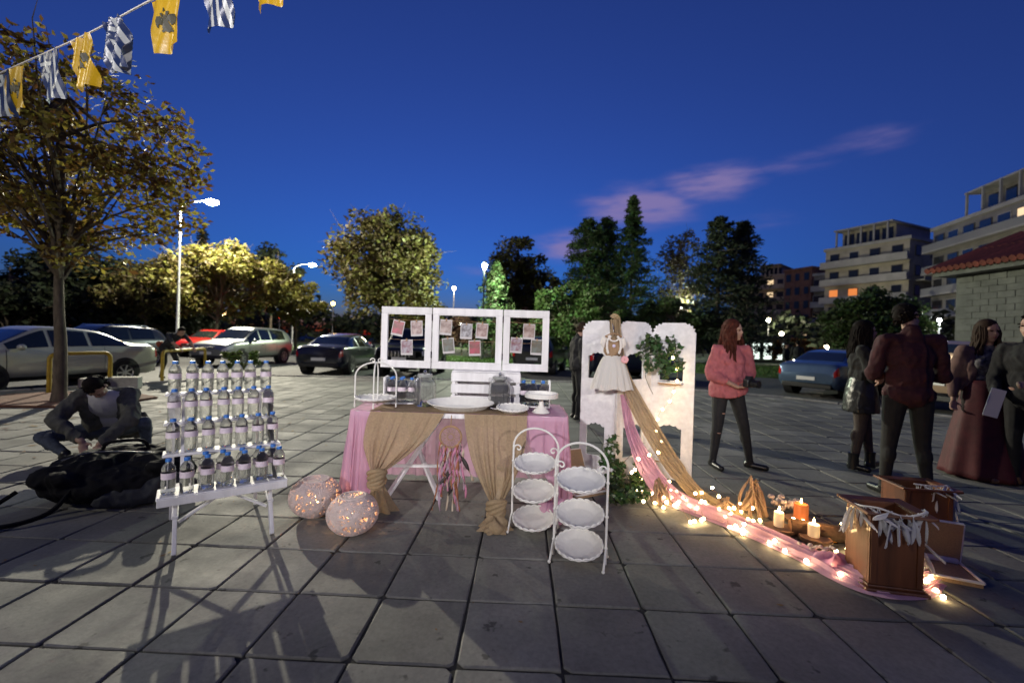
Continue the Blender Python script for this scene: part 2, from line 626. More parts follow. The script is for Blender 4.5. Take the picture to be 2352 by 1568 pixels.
def lantern_post(base, h, label, energy, col=(.86, 1, .72)):
    t = thing('park_lantern', label, 'lantern', base)
    MB().lathe([(.12, 0), (.12, .3), (.06, .4), (.045, h - .45), (.08, h - .4), (.03, h - .34)], n=10).build('post', mat('dark_iron', (.03, .035, .03), .5, metal=.5), t)
    MB().lathe([(.09, -.30), (.16, -.02), (.17, 0), (.12, .02)], (0, 0, h), 6).build('lamp_glass', mat('lantern_glow', (1, 1, .85), .3, emit=(.95, 1, .72), estr=45), t)
    MB().lathe([(.2, 0), (.1, .12), (.03, .16), (0, .2)], (0, 0, h + .015), 6).build('cap', MATS['dark_iron'], t)
    light('lantern_light', 'POINT', (0, -.3, h - .12), energy, col, t, .15)
    return t
p = at(1113, 612, 27)
lantern_post((p.x, 27, -.06), p.z + .2, 'lit hexagonal park lantern among the trees above the white photo frame', 5500)

# small far lamps and signals: (x, y, Y, colour, energy, what)
FAR = [(1043, 662, 60, (1, .75, .4), 'lit round lamp glowing between the tall dark tree and the park lantern', 1500),
       (1567, 704, 46, (.9, 1, .9), 'small white lamp in front of the dark park trees', 3500),
       (1765, 735, 62, (1, .9, .7), 'small warm lamp beside the beige apartment block', 2600),
       (1795, 766, 58, (1, .9, .7), 'small warm lamp low beside the brown tower', 1600),
       (1898, 797, 40, (1, .8, .55), 'small warm lamp behind the blue sedan', 1800),
       (2157, 735, 30, (.95, 1, 1), 'small white lamp beside the stone chapel corner', 500),
       (765, 697, 70, (1, .65, .15), 'amber traffic light far down the road', 0),
       (512, 717, 75, (1, .62, .25), 'pair of amber road lamps beneath the yellow leaved tree', 2500),
       (520, 720, 76, (1, .62, .25), 'second of the pair of amber road lamps under the yellow tree', 0),
       (611, 707, 70, (1, .04, .02), 'red traffic light on a thin pole beside the yellow leaved tree', 0),
       (642, 727, 62, (1, .06, .02), 'lower red traffic light beyond the silver car', 0),
       (1060, 745, 55, (1, .95, .75), 'white lamp seen through the middle photo frame', 1500)]
for k, (x, y, Y, c, lab, en) in enumerate(FAR):
    p = at(x, y, Y)
    red = c[1] < .2
    t = thing('traffic_light' if red or 'traffic' in lab else 'street_lamp', lab, 'traffic light' if red or 'traffic' in lab else 'street lamp', (p.x, Y, -.12))
    h = p.z + .12
    r = Y * .0042 * (.8 if red else 1)
    MB().lathe([(.07, 0), (.05, h - r * 1.2), (.0, h - r)], n=8).build('post', STEEL, t)
    g = MB()
    if red or 'traffic' in lab:
        MB().box((0, .18, h), (.34, .3, 1.0)).build('signal_housing', mat('signal_black', (.012, .012, .012), .5), t, smooth=False, bevel=.03)
    MB().ell((0, 0, h), r, 12, 8).build('lamp_globe', mat('far_glow%d' % k, c, .4, emit=c, estr=16 if red else 26), t)
    if en: light('lamp_light', 'POINT', (0, -r - .2, h), en, c, t, .2)

# floodlight posts of the church yard, standing behind the photographer and aimed across the plaza
def flood(base, h, aim, energy, col, cone, blend, label):
    t = thing('floodlight_post', label, 'floodlight', base)
    MB().lathe([(.1, 0), (.1, .4), (.07, .5), (.055, h)], n=12).build('post', STEEL, t)
    d = Vector(aim) - (Vector(base) + Vector((0, 0, h)))
    q = d.to_track_quat('-Z', 'Y')
    e = q.to_euler()
    b = MB().box((0, 0, .10), (.46, .30, .14))
    ho = b.build('housing', mat('flood_housing', (.05, .05, .055), .5), t, smooth=False, bevel=.02)
    ho.location, ho.rotation_euler = (0, 0, h + .12), e
    gl = MB().box((0, 0, .026), (.40, .24, .006)).build('lamp_glass', mat('flood_glass', (1, 1, 1), .3, emit=(1, .97, .95), estr=8), t, smooth=False)
    gl.location, gl.rotation_euler = (0, 0, h + .12), e
    l = light('flood_light', 'SPOT', (0, 0, h + .12) , energy, col, t, .16, e, spot_size=R(cone), spot_blend=blend)
    l.location = Vector((0, 0, h + .12)) + d.normalized() * .05
flood((-4.6, -9.0, 0), 4.4, (-.45, 4.2, 2.15), 5300, (1, .95, .94), 29, .85, 'grey floodlight post on the open pavers, aimed towards the dessert table')
flood((6.6, -9.5, 0), 4.4, (-.1, 4.2, 2.1), 3000, (1, .94, .93), 28, .85, 'second grey floodlight post of the yard, aimed towards the folding screen')

street_lamp((-12.5, -3.2, -.12), 5.6, 1.4, R(20), 'shorter steel street lamp at the plaza edge, behind the bunting pole', 1000, glow=40)
# ------------------------------------------------------------------ trees
def leaves(C, S, size, n_per, squash=.7, droop=0, asp=.55, jitter=.35):
    """leaf faces round clump centres C (k,3) with radii S"""
    k = len(C)
    idx = np.repeat(np.arange(k), n_per)
    d = nrg.normal(size=(len(idx), 3))
    d *= (nrg.uniform(.15, 1, (len(idx), 1)) ** .5) / np.linalg.norm(d, axis=1, keepdims=True)
    d[:, 2] *= squash
    P = C[idx] + d * S[idx][:, None]
    u = nrg.normal(size=(len(idx), 3))
    u[:, 2] = u[:, 2] * .6 - droop
    u /= np.linalg.norm(u, axis=1, keepdims=True)
    q = nrg.normal(size=(len(idx), 3))
    v = np.cross(u, q)
    v /= np.linalg.norm(v, axis=1, keepdims=True)
    w_ = np.cross(u, v)
    s = size * (1 + jitter * nrg.uniform(-1, 1, (len(idx), 1)))
    A = P - u * s * .5
    B = P + v * s * asp * .5 + w_ * s * .08 - u * s * .05
    D = P - v * s * asp * .5 + w_ * s * .08 - u * s * .05
    Cc = P + u * s * .55
    V = np.stack([A, B, Cc, D], 1).reshape(-1, 3)
    F = np.arange(len(V)).reshape(-1, 4)
    return V, F
BARK = mat('bark', (.12, .095, .07), .9, var=.4, scale=14, bump=.8, stretch=(1, 1, .25))
def broadleaf(name, label, base, h, trunk_h, rad, m, n_leaf, size, clumps=60, trunk_r=.16, lean=(0, 0), ctr=None, squash=.8, group=None, top_bias=0, seed=1, hollow=.45, clump_r=.24):
    r = random.Random(seed)
    t = thing(name, label, 'tree', base, 0, group)
    rx, ry = rad if hasattr(rad, '__len__') else (rad, rad)
    cz, rz = (trunk_h + h) / 2, (h - trunk_h) / 2
    cx, cy = ctr or (lean[0], lean[1])
    C = []
    while len(C) < clumps:
        p = Vector((r.uniform(-1, 1), r.uniform(-1, 1), r.uniform(-1, 1)))
        if not hollow < p.length < 1: continue
        if p.z < -.55 and r.random() < .5: continue
        k = 1 - .25 * max(0, p.z) ** 2
        C.append((cx + p.x * rx * k * .86, cy + p.y * ry * k * .86, cz + p.z * rz * .88 + r.gauss(0, .04 * rz)))
    S = np.array([min(rx, rz) * clump_r * r.uniform(.65, 1.4) for _ in C])
    b = MB()
    tt = Vector((lean[0] * .5, lean[1] * .5, trunk_h * 1.02))
    fork = Vector((cx * .8, cy * .8, cz))
    b.tube(cat_spline([(0, 0, -.05), (lean[0] * .2 + r.gauss(0, .03), 0, trunk_h * .5), tt, fork, (cx, cy, h - rz * .25)], 16),
           [trunk_r * (1.25 if i == 0 else 1 - i / 17 * .8) for i in range(17)], 10)
    for c in sorted(C, key=lambda c: r.random())[:max(10, clumps // 2)]:
        c = Vector(c)
        f = r.uniform(.0, .8)
        s = tt.lerp(fork, f) if r.random() < .7 else fork.lerp(Vector((cx, cy, h - rz * .3)), r.random())
        mid = s.lerp(c, .5) + Vector((r.gauss(0, .1), r.gauss(0, .1), r.uniform(-.1, .25))) * rx * .35
        b.tube(cat_spline([s, mid, c], 6), [trunk_r * q for q in (.42, .34, .27, .2, .14, .09, .04)], 5, caps=False)
        for _ in range(2):
            e = c + Vector((r.gauss(0, 1), r.gauss(0, 1), r.gauss(.2, .8))) * rx * .16
            b.tube([mid.lerp(c, .6), c.lerp(e, .5) + Vector((0, 0, .03)), e], [trunk_r * .12, trunk_r * .07, trunk_r * .02], 4, caps=False)
    b.build('trunk', BARK, t)
    V, F = leaves(np.array(C), S, size, max(4, n_leaf // len(C)), squash)
    link('crown', arr_mesh('crown', V, F, m), t)
    return t
def conifer(name, label, base, h, r0, m, n_leaf, size, trunk_h=1, tiers=16, seed=1, group=None, power=.8, droop=.35, spire=1):
    r = random.Random(seed)
    t = thing(name, label, 'tree', base, 0, group)
    b = MB()
    b.tube([(0, 0, -.05), (0, 0, h * .5), (0, 0, h * .985)], [.2, .12, .015], 8)
    C, S = [], []
    nbr = tiers * 9
    for k in range(nbr):
        f = (k + r.random()) / nbr
        z = trunk_h + (h - trunk_h) * f
        rr = r0 * (1 - f) ** power * (1 + .22 * math.sin(f * 21 + seed) * (1 - f)) + .08
        a = k * 2.399 + r.gauss(0, .3)
        L = rr * r.uniform(.55, 1.15)
        tip = Vector((math.cos(a) * L, math.sin(a) * L, z + r.uniform(-.35, .22) * L))
        b.tube([(0, 0, z), Vector((tip.x * .5, tip.y * .5, z + (tip.z - z) * .3)), tip], [.035, .025, .008], 4, caps=False)
        for s_ in (.4, .7, .95):
            C.append((tip.x * s_ + r.gauss(0, .08), tip.y * s_ + r.gauss(0, .08), z + (tip.z - z) * s_ + r.gauss(0, .1)))
            S.append((.16 * rr + .2) * r.uniform(.6, 1.3))
    C.append((0, 0, h))
    S.append(.15)
    b.build('trunk', BARK, t)
    V, F = leaves(np.array(C), np.array(S), size, max(3, n_leaf // len(C)), .6, droop=.3, asp=.3)
    link('crown', arr_mesh('crown', V, F, m), t)
    return t
LF_OLIVE = mat('leaf_autumn_plane', (.23, .175, .035), .6, island=.6, transl=.4)
LF_YEL = mat('leaf_yellow_green', (.125, .115, .022), .6, island=.5, transl=.3)
LF_GREEN = mat('leaf_dark_green', (.055, .09, .025), .6, island=.5, transl=.25)
LF_PINE = mat('needles_green', (.055, .10, .03), .6, island=.5, transl=.2)
LF_MIX = mat('leaf_brown_green', (.11, .098, .026), .6, island=.6, transl=.25)
LF_PINK = mat('leaf_dry_pinkish', (.16, .085, .06), .6, island=.4, transl=.25)
LF_DARK = mat('leaf_evergreen_dark', (.028, .04, .018), .7, island=.4, transl=.1)
# near plane tree at the plaza edge
broadleaf('plane_tree', 'plane tree with autumn leaves rising beside the white sedan, bunting in front of it', (-7.99, 7.6, 0), 6.5, 1.95, (2.35, 2.3), LF_OLIVE, 10500, .125,
          clumps=120, trunk_r=.105, lean=(-.1, 0), ctr=(-.15, .1), seed=5, hollow=.2, clump_r=.22, squash=.75)
# yellow lit tree by the tall lamp
p = at(490, 742, 27.5)
broadleaf('maple_tree', 'yellow green tree glowing under the tall street lamp, behind the silver car', (p.x, 27.5, -.12), 7.0, 2.0, (5.0, 3.4), LF_YEL, 17000, .26, clumps=110, trunk_r=.17,
          ctr=(.9, -.3), lean=(.5, 0), seed=8, hollow=.3, clump_r=.26)
p = at(680, 742, 34)
broadleaf('maple_tree', 'smaller yellow tree between the silver car and the dark sedan', (p.x, 34, -.12), 5.6, 1.9, (3.0, 2.5), LF_YEL, 6000, .26, clumps=50, trunk_r=.12, seed=9)
p = at(335, 742, 31)
broadleaf('maple_tree', 'dim olive tree behind the white hatchback, beside the yellow tree', (p.x, 31, -.12), 6.6, 1.7, (3.4, 2.6), LF_MIX, 6500, .28, clumps=60, trunk_r=.14, seed=10)
p = at(880, 740, 30)
broadleaf('oak_tree', 'tall dark domed tree rising behind the dark sedan', (p.x, 30, -.06), 10.4, 2.0, (4.5, 4), LF_MIX, 16000, .30, clumps=150, trunk_r=.22, ctr=(.1, 0), seed=12, hollow=.25, clump_r=.22)
p = at(975, 740, 24)
broadleaf('young_tree', 'small yellow green tree peeping over the photo frame corner', (p.x, 24.5, -.06), 4.0, 1.0, (1.7, 1.5), LF_YEL, 3200, .22, clumps=32, trunk_r=.07, seed=13)
p = at(625, 620, 48)
broadleaf('oak_tree', 'distant dark tree beyond the yellow tree', (p.x, 48, -.12), 11.0, 3, (4.0, 3.5), LF_DARK, 5000, .45, clumps=60, trunk_r=.2, seed=14)
p = at(465, 560, 50)
conifer('cypress_tree', 'thin dark cypress tip showing above the yellow tree', (p.x, 50, -.12), 13.0, 1.6, LF_DARK, 2600, .45, tiers=16, seed=15, power=.6)
p = at(1185, 730, 38)
broadleaf('oak_tree', 'dark round tree behind the park lantern', (p.x, 38, -.06), 10.8, 1.6, (3.4, 3.2), LF_MIX, 10000, .34, clumps=100, trunk_r=.2, seed=16, hollow=.3)
p = at(1245, 730, 40)
broadleaf('oak_tree', 'low dark tree filling the gap beside the tall conifer', (p.x, 40, -.06), 8.0, 1.0, (2.4, 2.2), LF_MIX, 4500, .34, clumps=50, trunk_r=.15, seed=17)
p = at(1125, 735, 29)
conifer('young_fir', 'bright green young fir standing right beside the park lantern', (p.x + .35, 29.2, -.06), 6.6, 2.0, LF_PINE, 5200, .26, tiers=11, seed=18, trunk_h=.3)
for q, (x, hh) in enumerate(((1062, 3.6), (1205, 3.9))):
    p = at(x, 740, 33)
    broadleaf('shrub', ('dry pinkish shrub beside the green fir', 'dry pinkish shrub between the green fir and the conifers')[q], (p.x, 33, -.06), hh, .4, (1.5, 1.2), LF_PINK, 2600, .22, clumps=30, trunk_r=.06, seed=19 + q)
# group of conifers
for q, (x, Y, top, r0, lab) in enumerate(((1345, 40, 507, 3.4, 'rounded dark conifer at the edge of the conifer group'), (1385, 42, 503, 3.2, 'rounded dark conifer beside the tall pointed one'),
                                          (1447, 40, 452, 3.6, 'tallest dark conifer with a thin pointed spire'))):
    p, b_ = at(x, top, Y), at(x, 740, Y)
    conifer('conifer_tree', lab, (b_.x, Y, -.06), p.z + .06, r0, LF_PINE, 13000, .36, tiers=20, seed=22 + q, power=.42 if q < 2 else .85, group=None)
p = at(1330, 738, 31)
broadleaf('bushy_tree', 'wide bushy green tree below the conifers, lit from the lantern side', (p.x, 31, -.06), 5.6, .7, (4.4, 2.6), mat('leaf_bright_green', (.06, .105, .025), .6, island=.5, transl=.3), 12000, .25, clumps=100, trunk_r=.14, seed=27, hollow=.3)
p = at(1560, 735, 46)
broadleaf('poplar_tree', 'thin leaved wispy tree between the conifers and the dark cedar', (p.x, 46, -.06), 14.2, 2.5, (3.6, 3), LF_MIX, 5000, .30, clumps=110, trunk_r=.16, seed=28, hollow=.2, clump_r=.22)
for q, (x, Y, top, r0) in enumerate(((1645, 33, 500, 3.0), (1700, 35, 512, 2.8))):
    p, b_ = at(x, top, Y), at(x, 740, Y)
    conifer('cedar_tree', ('broad black green cedar behind the woman in the pink blouse', 'black green cedar leaning out beside the beige block')[q], (b_.x, Y, -.06), p.z + .06, r0, LF_DARK, 9500, .34, tiers=18, seed=31 + q, power=.45)
p = at(1530, 738, 33)
broadleaf('bushy_tree', 'dark bushy evergreen behind the folding screen', (p.x, 33, -.06), 5.0, .6, (4.2, 2.4), LF_GREEN, 9000, .26, clumps=80, trunk_r=.12, seed=34)
p = at(2015, 745, 30)
broadleaf('evergreen_tree', 'dark evergreen tree in front of the apartment block, behind the man in maroon', (p.x, 30, -.06), 5.7, .9, (4.1, 2.6), LF_GREEN, 10000, .26, clumps=90, trunk_r=.15, seed=35)
p = at(1830, 780, 34)
broadleaf('shrub', 'orange lit autumn bush below the brown tower', (p.x, 34, -.06), 2.2, .2, (2.6, 1.2), mat('leaf_orange', (.24, .13, .03), .6, island=.4, transl=.3), 3000, .2, clumps=30, trunk_r=.05, seed=36)
# black mass of the park edge on the far side of the car park
for q, x in enumerate((20, 120, 215, 300, 395)):
    p = at(x, 745, 34 + 3 * (q % 2))
    broadleaf('evergreen_tree', ('black evergreen behind the near plane tree trunk', 'black evergreen just beside the plane tree trunk', 'black evergreen behind the white sedan roof',
                                 'black evergreen between the plane tree and the lamp post', 'black evergreen close behind the tall lamp post')[q],
              (p.x, 34 + 3 * (q % 2), -.12), (6.8, 8.2, 7.8, 7.0, 6.2)[q], .4, (4.6, 3.0), LF_DARK, 6000, .42, clumps=70, trunk_r=.2, seed=40 + q, hollow=.1)
# far tree line closing the view
C, S = [], []
for k in range(2600):
    a = rnd.uniform(-1.25, 1.2)
    d = rnd.uniform(74, 100)
    top = 5.6 + 1.3 * math.sin(a * 23) + .9 * math.sin(a * 57 + 1) + .7 * math.sin(a * 131)
    C.append((math.sin(a) * d, math.cos(a) * d, rnd.uniform(.02, 1) * top))
    S.append(rnd.uniform(1.2, 2.4))
V, F = leaves(np.array(C), np.array(S), 1.0, 14)
tag(link('treeline', arr_mesh('treeline', V, F, LF_DARK)), 'dark far off belt of trees along the horizon', 'trees', kind='stuff')
# small green bush in the planter by the parked silver car
p = gp(555, 862)
broadleaf('shrub', 'small bright green bush behind the top row of water bottles', (p.x, p.y, 0), .85, .1, (.75, .6), mat('leaf_bush', (.07, .11, .02), .6, island=.5, transl=.3), 1600, .09, clumps=24, trunk_r=.02, seed=60)

# ------------------------------------------------------------------ buildings
GLASS = mat('window_dark', (.02, .024, .03), .12, spec=.7)
SHUT = mat('shutter', (.09, .085, .075), .6, var=.2)
def warm(name, c, s):
    return mat(name, (.3, .2, .1), .5, emit=c, estr=s)
LITW = warm('window_lit_orange', (1, .28, .06), .8)
LITY = warm('window_lit_pale', (1, .72, .42), 1.1)
def building(label, name, p0, p1, depth, floors, fh, z0, bays, wall, trim, balcony=1.3, lit={}, pent=None, side_bays=3, rail=None, stagger=False, win_h=1.5, win_w=1.3, awning=None, roof_h=.5):
    """facade from p0 to p1 (seen from outside, p0 far end), depth behind it"""
    a, b = Vector((*p0, 0)), Vector((*p1, 0))
    L = (b - a).length
    ang = math.atan2(b.y - a.y, b.x - a.x)
    t = thing(name, label, 'building', (a.x, a.y, z0), ang)
    H = floors * fh
    wl = MB().box((L / 2, depth / 2, H / 2), (L, depth, H))
    wl.build('wall', wall, t, smooth=False)
    MB().box((L / 2, depth / 2, H + roof_h / 2 + .002), (L + .5, depth + .5, roof_h)).build('roof', trim, t, smooth=False)
    for f in range(floors):
        zc = f * fh
        if balcony and f > 0:
            MB().box((L / 2, -balcony / 2 + .1, zc), (L + balcony * .4, balcony, .22)).build('balcony_slab', trim, t, smooth=False)
            MB().box((L / 2, -balcony + .16, zc + .58), (L + balcony * .4 - .04, .10, .92)).build('balcony_rail', rail or trim, t, smooth=False)
        for k in range(bays):
            x = (k + .5) * L / bays
            key = (f, k)
            m_ = lit.get(key, GLASS)
            wz = zc + 1.55
            fr = MB().box((x, -.02, wz), (win_w + .2, .12, win_h + .2)).build('window', SHUT if (k + f) % 3 else trim, t, smooth=False)
            MB().box((x, -.09, wz), (win_w, .05, win_h)).build('pane', m_, fr, smooth=False)
        for k in range(side_bays):
            y = (k + .5) * depth / side_bays
            fr = MB().box((L + .02, y, zc + 1.5), (.12, win_w + .1, win_h + .1)).build('window', SHUT, t, smooth=False)
            MB().box((L + .09, y, zc + 1.5), (.05, win_w - .1, win_h - .1)).build('pane', lit.get((f, 100 + k), GLASS), fr, smooth=False)
        if side_bays and balcony and f > 0 and f % 2 == 0:
            MB().box((L + balcony * .4, depth * .5, zc), (balcony * .9, depth * .7, .2)).build('balcony_slab', trim, t, smooth=False)
            MB().box((L + balcony * .8, depth * .5, zc + .58), (.1, depth * .7 - .04, .92)).build('balcony_rail', rail or trim, t, smooth=False)
    if pent:
        x0, x1, ph = pent
        MB().box(((x0 + x1) / 2, depth / 2 + 1, H + roof_h + ph / 2), (x1 - x0, depth - 3, ph)).build('penthouse', wall, t, smooth=False)
        MB().box(((x0 + x1) / 2, depth / 2 + .3, H + roof_h + ph + .12), (x1 - x0 + .8, depth - .6, .24)).build('penthouse_roof', trim, t, smooth=False)
        n = 5
        for k in range(n):
            x = x0 + (k + .1) * (x1 - x0) / (n - .8)
            MB().box((x, .5, H + roof_h + ph / 2), (.22, .22, ph)).build('pergola_post', trim, t, smooth=False)
        for k in range(n - 1):
            x = x0 + (k + .6) * (x1 - x0) / (n - .8)
            MB().box((x, 2.46, H + roof_h + ph * .5), (1.5, .1, ph * .66)).build('pane', GLASS, t, smooth=False)
    return t
WH = mat('plaster_white', (.44, .44, .41), .8, var=.15, scale=.6)
CR = mat('plaster_cream', (.42, .39, .31), .8, var=.2, scale=.5)
GY = mat('plaster_grey', (.25, .245, .23), .8, var=.2, scale=.5)
BR = mat('brick_brown', (.30, .15, .09), .85, var=.3, scale=1.2)
BG = mat('plaster_beige', (.5, .4, .29), .8, var=.2, scale=.6)
b0, b1 = at(1893, 700, 76), at(2085, 700, 65)
building('cream apartment block with white balconies and a glazed rooftop terrace', 'apartment_building', (b0.x, b0.y), (b1.x, b1.y), 13, 6, 3.05, -.1, 4, CR, WH, lit={(3, 0): LITW, (3, 1): LITW, (2, 1): LITW, (1, 2): LITW}, pent=(1.2, 9.0, 2.9), rail=WH)
b0, b1 = at(2138, 700, 62), at(2352, 700, 46)
building('tall grey apartment block with long balconies rising beyond the stone chapel', 'apartment_building', (b0.x, b0.y), (b1.x + 1, b1.y - 2), 14, 6, 3.1, -.1, 7, GY, WH, lit={(5, 5): LITY}, pent=(5, 16, 3.2), rail=mat('rail_grey', (.3, .31, .3), .7), side_bays=0, win_w=1.7)
b0, b1 = at(1800, 700, 98), at(1862, 700, 92)
building('narrow brown apartment tower with a dark stair strip', 'apartment_tower', (b0.x, b0.y), (b1.x, b1.y), 12, 6, 3.05, -.1, 3, BR, BR, balcony=0, side_bays=3, win_w=1.0, lit={(1, 2): LITY})
b0, b1 = at(1695, 700, 112), at(1802, 700, 104)
building('beige apartment block half hidden behind the dark cedar', 'apartment_building', (b0.x, b0.y), (b1.x, b1.y), 12, 6, 3.1, -.1, 5, BG, BG, lit={(5, 3): LITY, (4, 3): LITY}, pent=(5, 9, 2.4), side_bays=0)
b0, b1 = at(1868, 700, 88), at(1902, 700, 86)
building('slim grey block wedged between the brown tower and the cream block', 'apartment_building', (b0.x, b0.y), (b1.x, b1.y), 10, 5, 3.2, -.1, 2, GY, WH, side_bays=0)
# lit kiosk beyond the lawn
k0 = at(1704, 812, 36)
t = thing('lit_kiosk', 'low kiosk with glowing white windows beyond the lawn behind the pink blouse', 'kiosk', (k0.x, 36, -.06))
MB().box((1.6, 1.2, 1.05), (4.2, 2.4, 2.1)).build('wall', GY, t, smooth=False)
MB().box((1.6, 1.1, 2.2), (4.8, 2.9, .2)).build('roof', SHUT, t, smooth=False)
for k in range(4):
    fr = MB().box((.1 + k * 1.0, -.03, 1.0), (.8, .08, 1.5)).build('window', WH, t, smooth=False)
    MB().box((.1 + k * 1.0, -.08, 1.0), (.62, .04, 1.3)).build('pane', warm('kiosk_glow', (.85, 1, .9), 2.2), fr, smooth=False)
# stone chapel on the edge of the plaza
STONE = mat('chapel_stone', (.17, .167, .152), .85, var=.2, scale=3, bump=.5, obvar=.09)
t = thing('stone_chapel', 'stone chapel with a red tiled roof and ochre corner strips', 'chapel', (15.5, 13.45, -.02), 0)
MB().box((2.8, -4.0, 2.02), (5.2, 11.6, 4.04)).build('wall', STONE, t, smooth=False)
bw, bh = .5, .21
for r_ in range(19):
    z = .12 + r_ * bh
    y = 1.72 - (bw / 2 if r_ % 2 else 0)
    while y > -4.6:
        if not (-.65 < y - .31 + .6 < .65 and False):
            arch = abs(y - bw / 2 + 2.1) < .85 and z < 2.3
            strip = abs(y - bw / 2 + .62) < .30
            if not arch and not strip:
                MB().box((.19, y - bw / 2, z), (.05 + rnd.uniform(0, .02), bw - .02, bh - .02)).build('stone_block', STONE, t, smooth=False)
        y -= bw
OCH = mat('ochre_strip', (.34, .2, .09), .8, var=.25, scale=4)
MB().box((.17, -.62, 2.02), (.12, .26, 4.0)).build('corner_strip', OCH, t, smooth=False)
pts = [(.17, -2.1 + .85 * math.cos(a), 1.45 + .85 * math.sin(a)) for a in np.linspace(0, PI, 15)]
MB().tube([(.17, -1.25, 0)] + pts + [(.17, -2.95, 0)], .09, 6).build('arch_moulding', STONE, t)
MB().add([(.186, -2.1 + .78 * math.cos(a), 1.45 + .78 * math.sin(a)) for a in np.linspace(0, PI, 15)] + [(.182, -2.88, 0), (.182, -1.32, 0)], [tuple(range(17))]).build('arch_niche', mat('niche_grey', (.14, .14, .135), .8, var=.2), t, smooth=False)
MB().box((2.6, -4.0, 4.15), (5.9, 12.2, .22)).build('cornice', STONE, t, smooth=False)
TILE = mat('roof_tile_red', (.20, .045, .03), .75, var=.3, scale=6, obvar=.25)
rf = MB().add([(-.45, 2.3, 4.27), (-.45, -10.3, 4.27), (2.8, -10.3, 5.7), (2.8, 2.3, 5.7), (6, -10.3, 4.27), (6, 2.3, 4.27)], [(0, 1, 2, 3), (3, 2, 4, 5), (0, 3, 5), (1, 4, 2), (0, 5, 4, 1)]).build('roof', TILE, t, smooth=False)
tm = MB().tube([(0, 0, 0), (1.72, 0, .757)], [.105, .095], 8).mesh('roof_tile', TILE)
for k in range(60):
    for q in range(2):
        o = link('roof_tile', tm, rf)
        o.location = (-.53 + q * 1.66, 2.15 - k * .205, 4.26 + q * .73)
# lantern light glimmers handled by their own lamps
# ------------------------------------------------------------------ cars
TYRE = mat('tyre_rubber', (.012, .012, .012), .85)
RIM = mat('alloy_rim', (.5, .5, .5), .3, metal=.9)
CARGLASS = mat('car_glass', (.012, .016, .018), .06, spec=.8, coat=.5)
BLACKTRIM = mat('black_trim', (.015, .015, .016), .55)
HEADL = mat('headlamp', (.75, .77, .78), .1, metal=.3, coat=1)
TAIL = mat('tail_lamp_red', (.42, .012, .012), .15, coat=1)
PLATE = mat('number_plate', (.75, .75, .72), .5)
CHROME = mat('chrome', (.75, .75, .75), .12, metal=1)
#            x     zb   belt  top   w    tw
SEDAN = [(-2.20, .44, .70, .74, .70, .60), (-2.14, .32, .90, .97, .81, .66), (-1.95, .26, .95, 1.05, .86, .69), (-1.50, .25, .96, 1.08, .88, .69), (-.90, .25, .95, 1.36, .89, .60),
         (-.25, .25, .94, 1.44, .89, .60), (.30, .25, .93, 1.42, .89, .60), (1.10, .25, .92, 1.00, .89, .71), (1.70, .25, .84, .90, .87, .71), (2.06, .27, .72, .78, .81, .66), (2.20, .40, .58, .62, .68, .55)]
SUVS = [(-2.15, .48, .85, .95, .72, .62), (-2.08, .36, 1.02, 1.22, .84, .68), (-1.95, .32, 1.05, 1.42, .88, .64), (-1.65, .30, 1.05, 1.57, .90, .62), (-.90, .30, 1.03, 1.63, .91, .63),
        (-.20, .30, 1.01, 1.64, .91, .63), (.25, .30, 1.00, 1.60, .91, .63), (1.05, .30, .98, 1.10, .91, .74), (1.65, .30, .93, 1.02, .89, .74), (2.02, .33, .82, .90, .83, .70), (2.15, .46, .66, .72, .70, .58)]
HATCH = [(-1.98, .44, .80, .88, .70, .58), (-1.92, .32, .96, 1.10, .80, .62), (-1.80, .27, .97, 1.25, .84, .60), (-1.50, .26, .97, 1.40, .86, .58), (-.85, .26, .96, 1.46, .87, .58),
         (-.25, .26, .95, 1.48, .87, .58), (.30, .26, .94, 1.45, .87, .58), (1.05, .26, .93, 1.02, .87, .70), (1.55, .26, .86, .93, .85, .70), (1.86, .29, .74, .80, .79, .65), (1.98, .42, .60, .64, .66, .54)]
JEEP = [(-2.05, .50, .95, 1.02, .76, .70), (-2.0, .40, 1.08, 1.40, .86, .72), (-1.9, .38, 1.10, 1.62, .88, .70), (-1.6, .38, 1.10, 1.74, .89, .68), (-.90, .38, 1.10, 1.77, .89, .68),
        (-.20, .38, 1.10, 1.77, .89, .68), (.35, .38, 1.10, 1.72, .89, .69), (.85, .38, 1.08, 1.20, .89, .78), (1.5, .38, 1.04, 1.14, .88, .78), (1.98, .40, .98, 1.06, .85, .76), (2.05, .46, .92, .98, .80, .72)]
def crv(P, t):
    n = len(P) - 1
    t = min(max(t, 0), n - 1e-6)
    k = int(t)
    f = t - k
    p1, p2 = P[k], P[k + 1]
    p0 = P[k - 1] if k > 0 else 2 * p1 - p2
    p3 = P[k + 2] if k + 2 <= n else 2 * p2 - p1
    m1, m2 = (p2 - p0) * .32, (p3 - p1) * .32
    h = f * f * (3 - 2 * f)
    return p1 + (p2 - p1) * h + m1 * (f * (1 - f) ** 2) - m2 * (f * f * (1 - f)) if True else p1
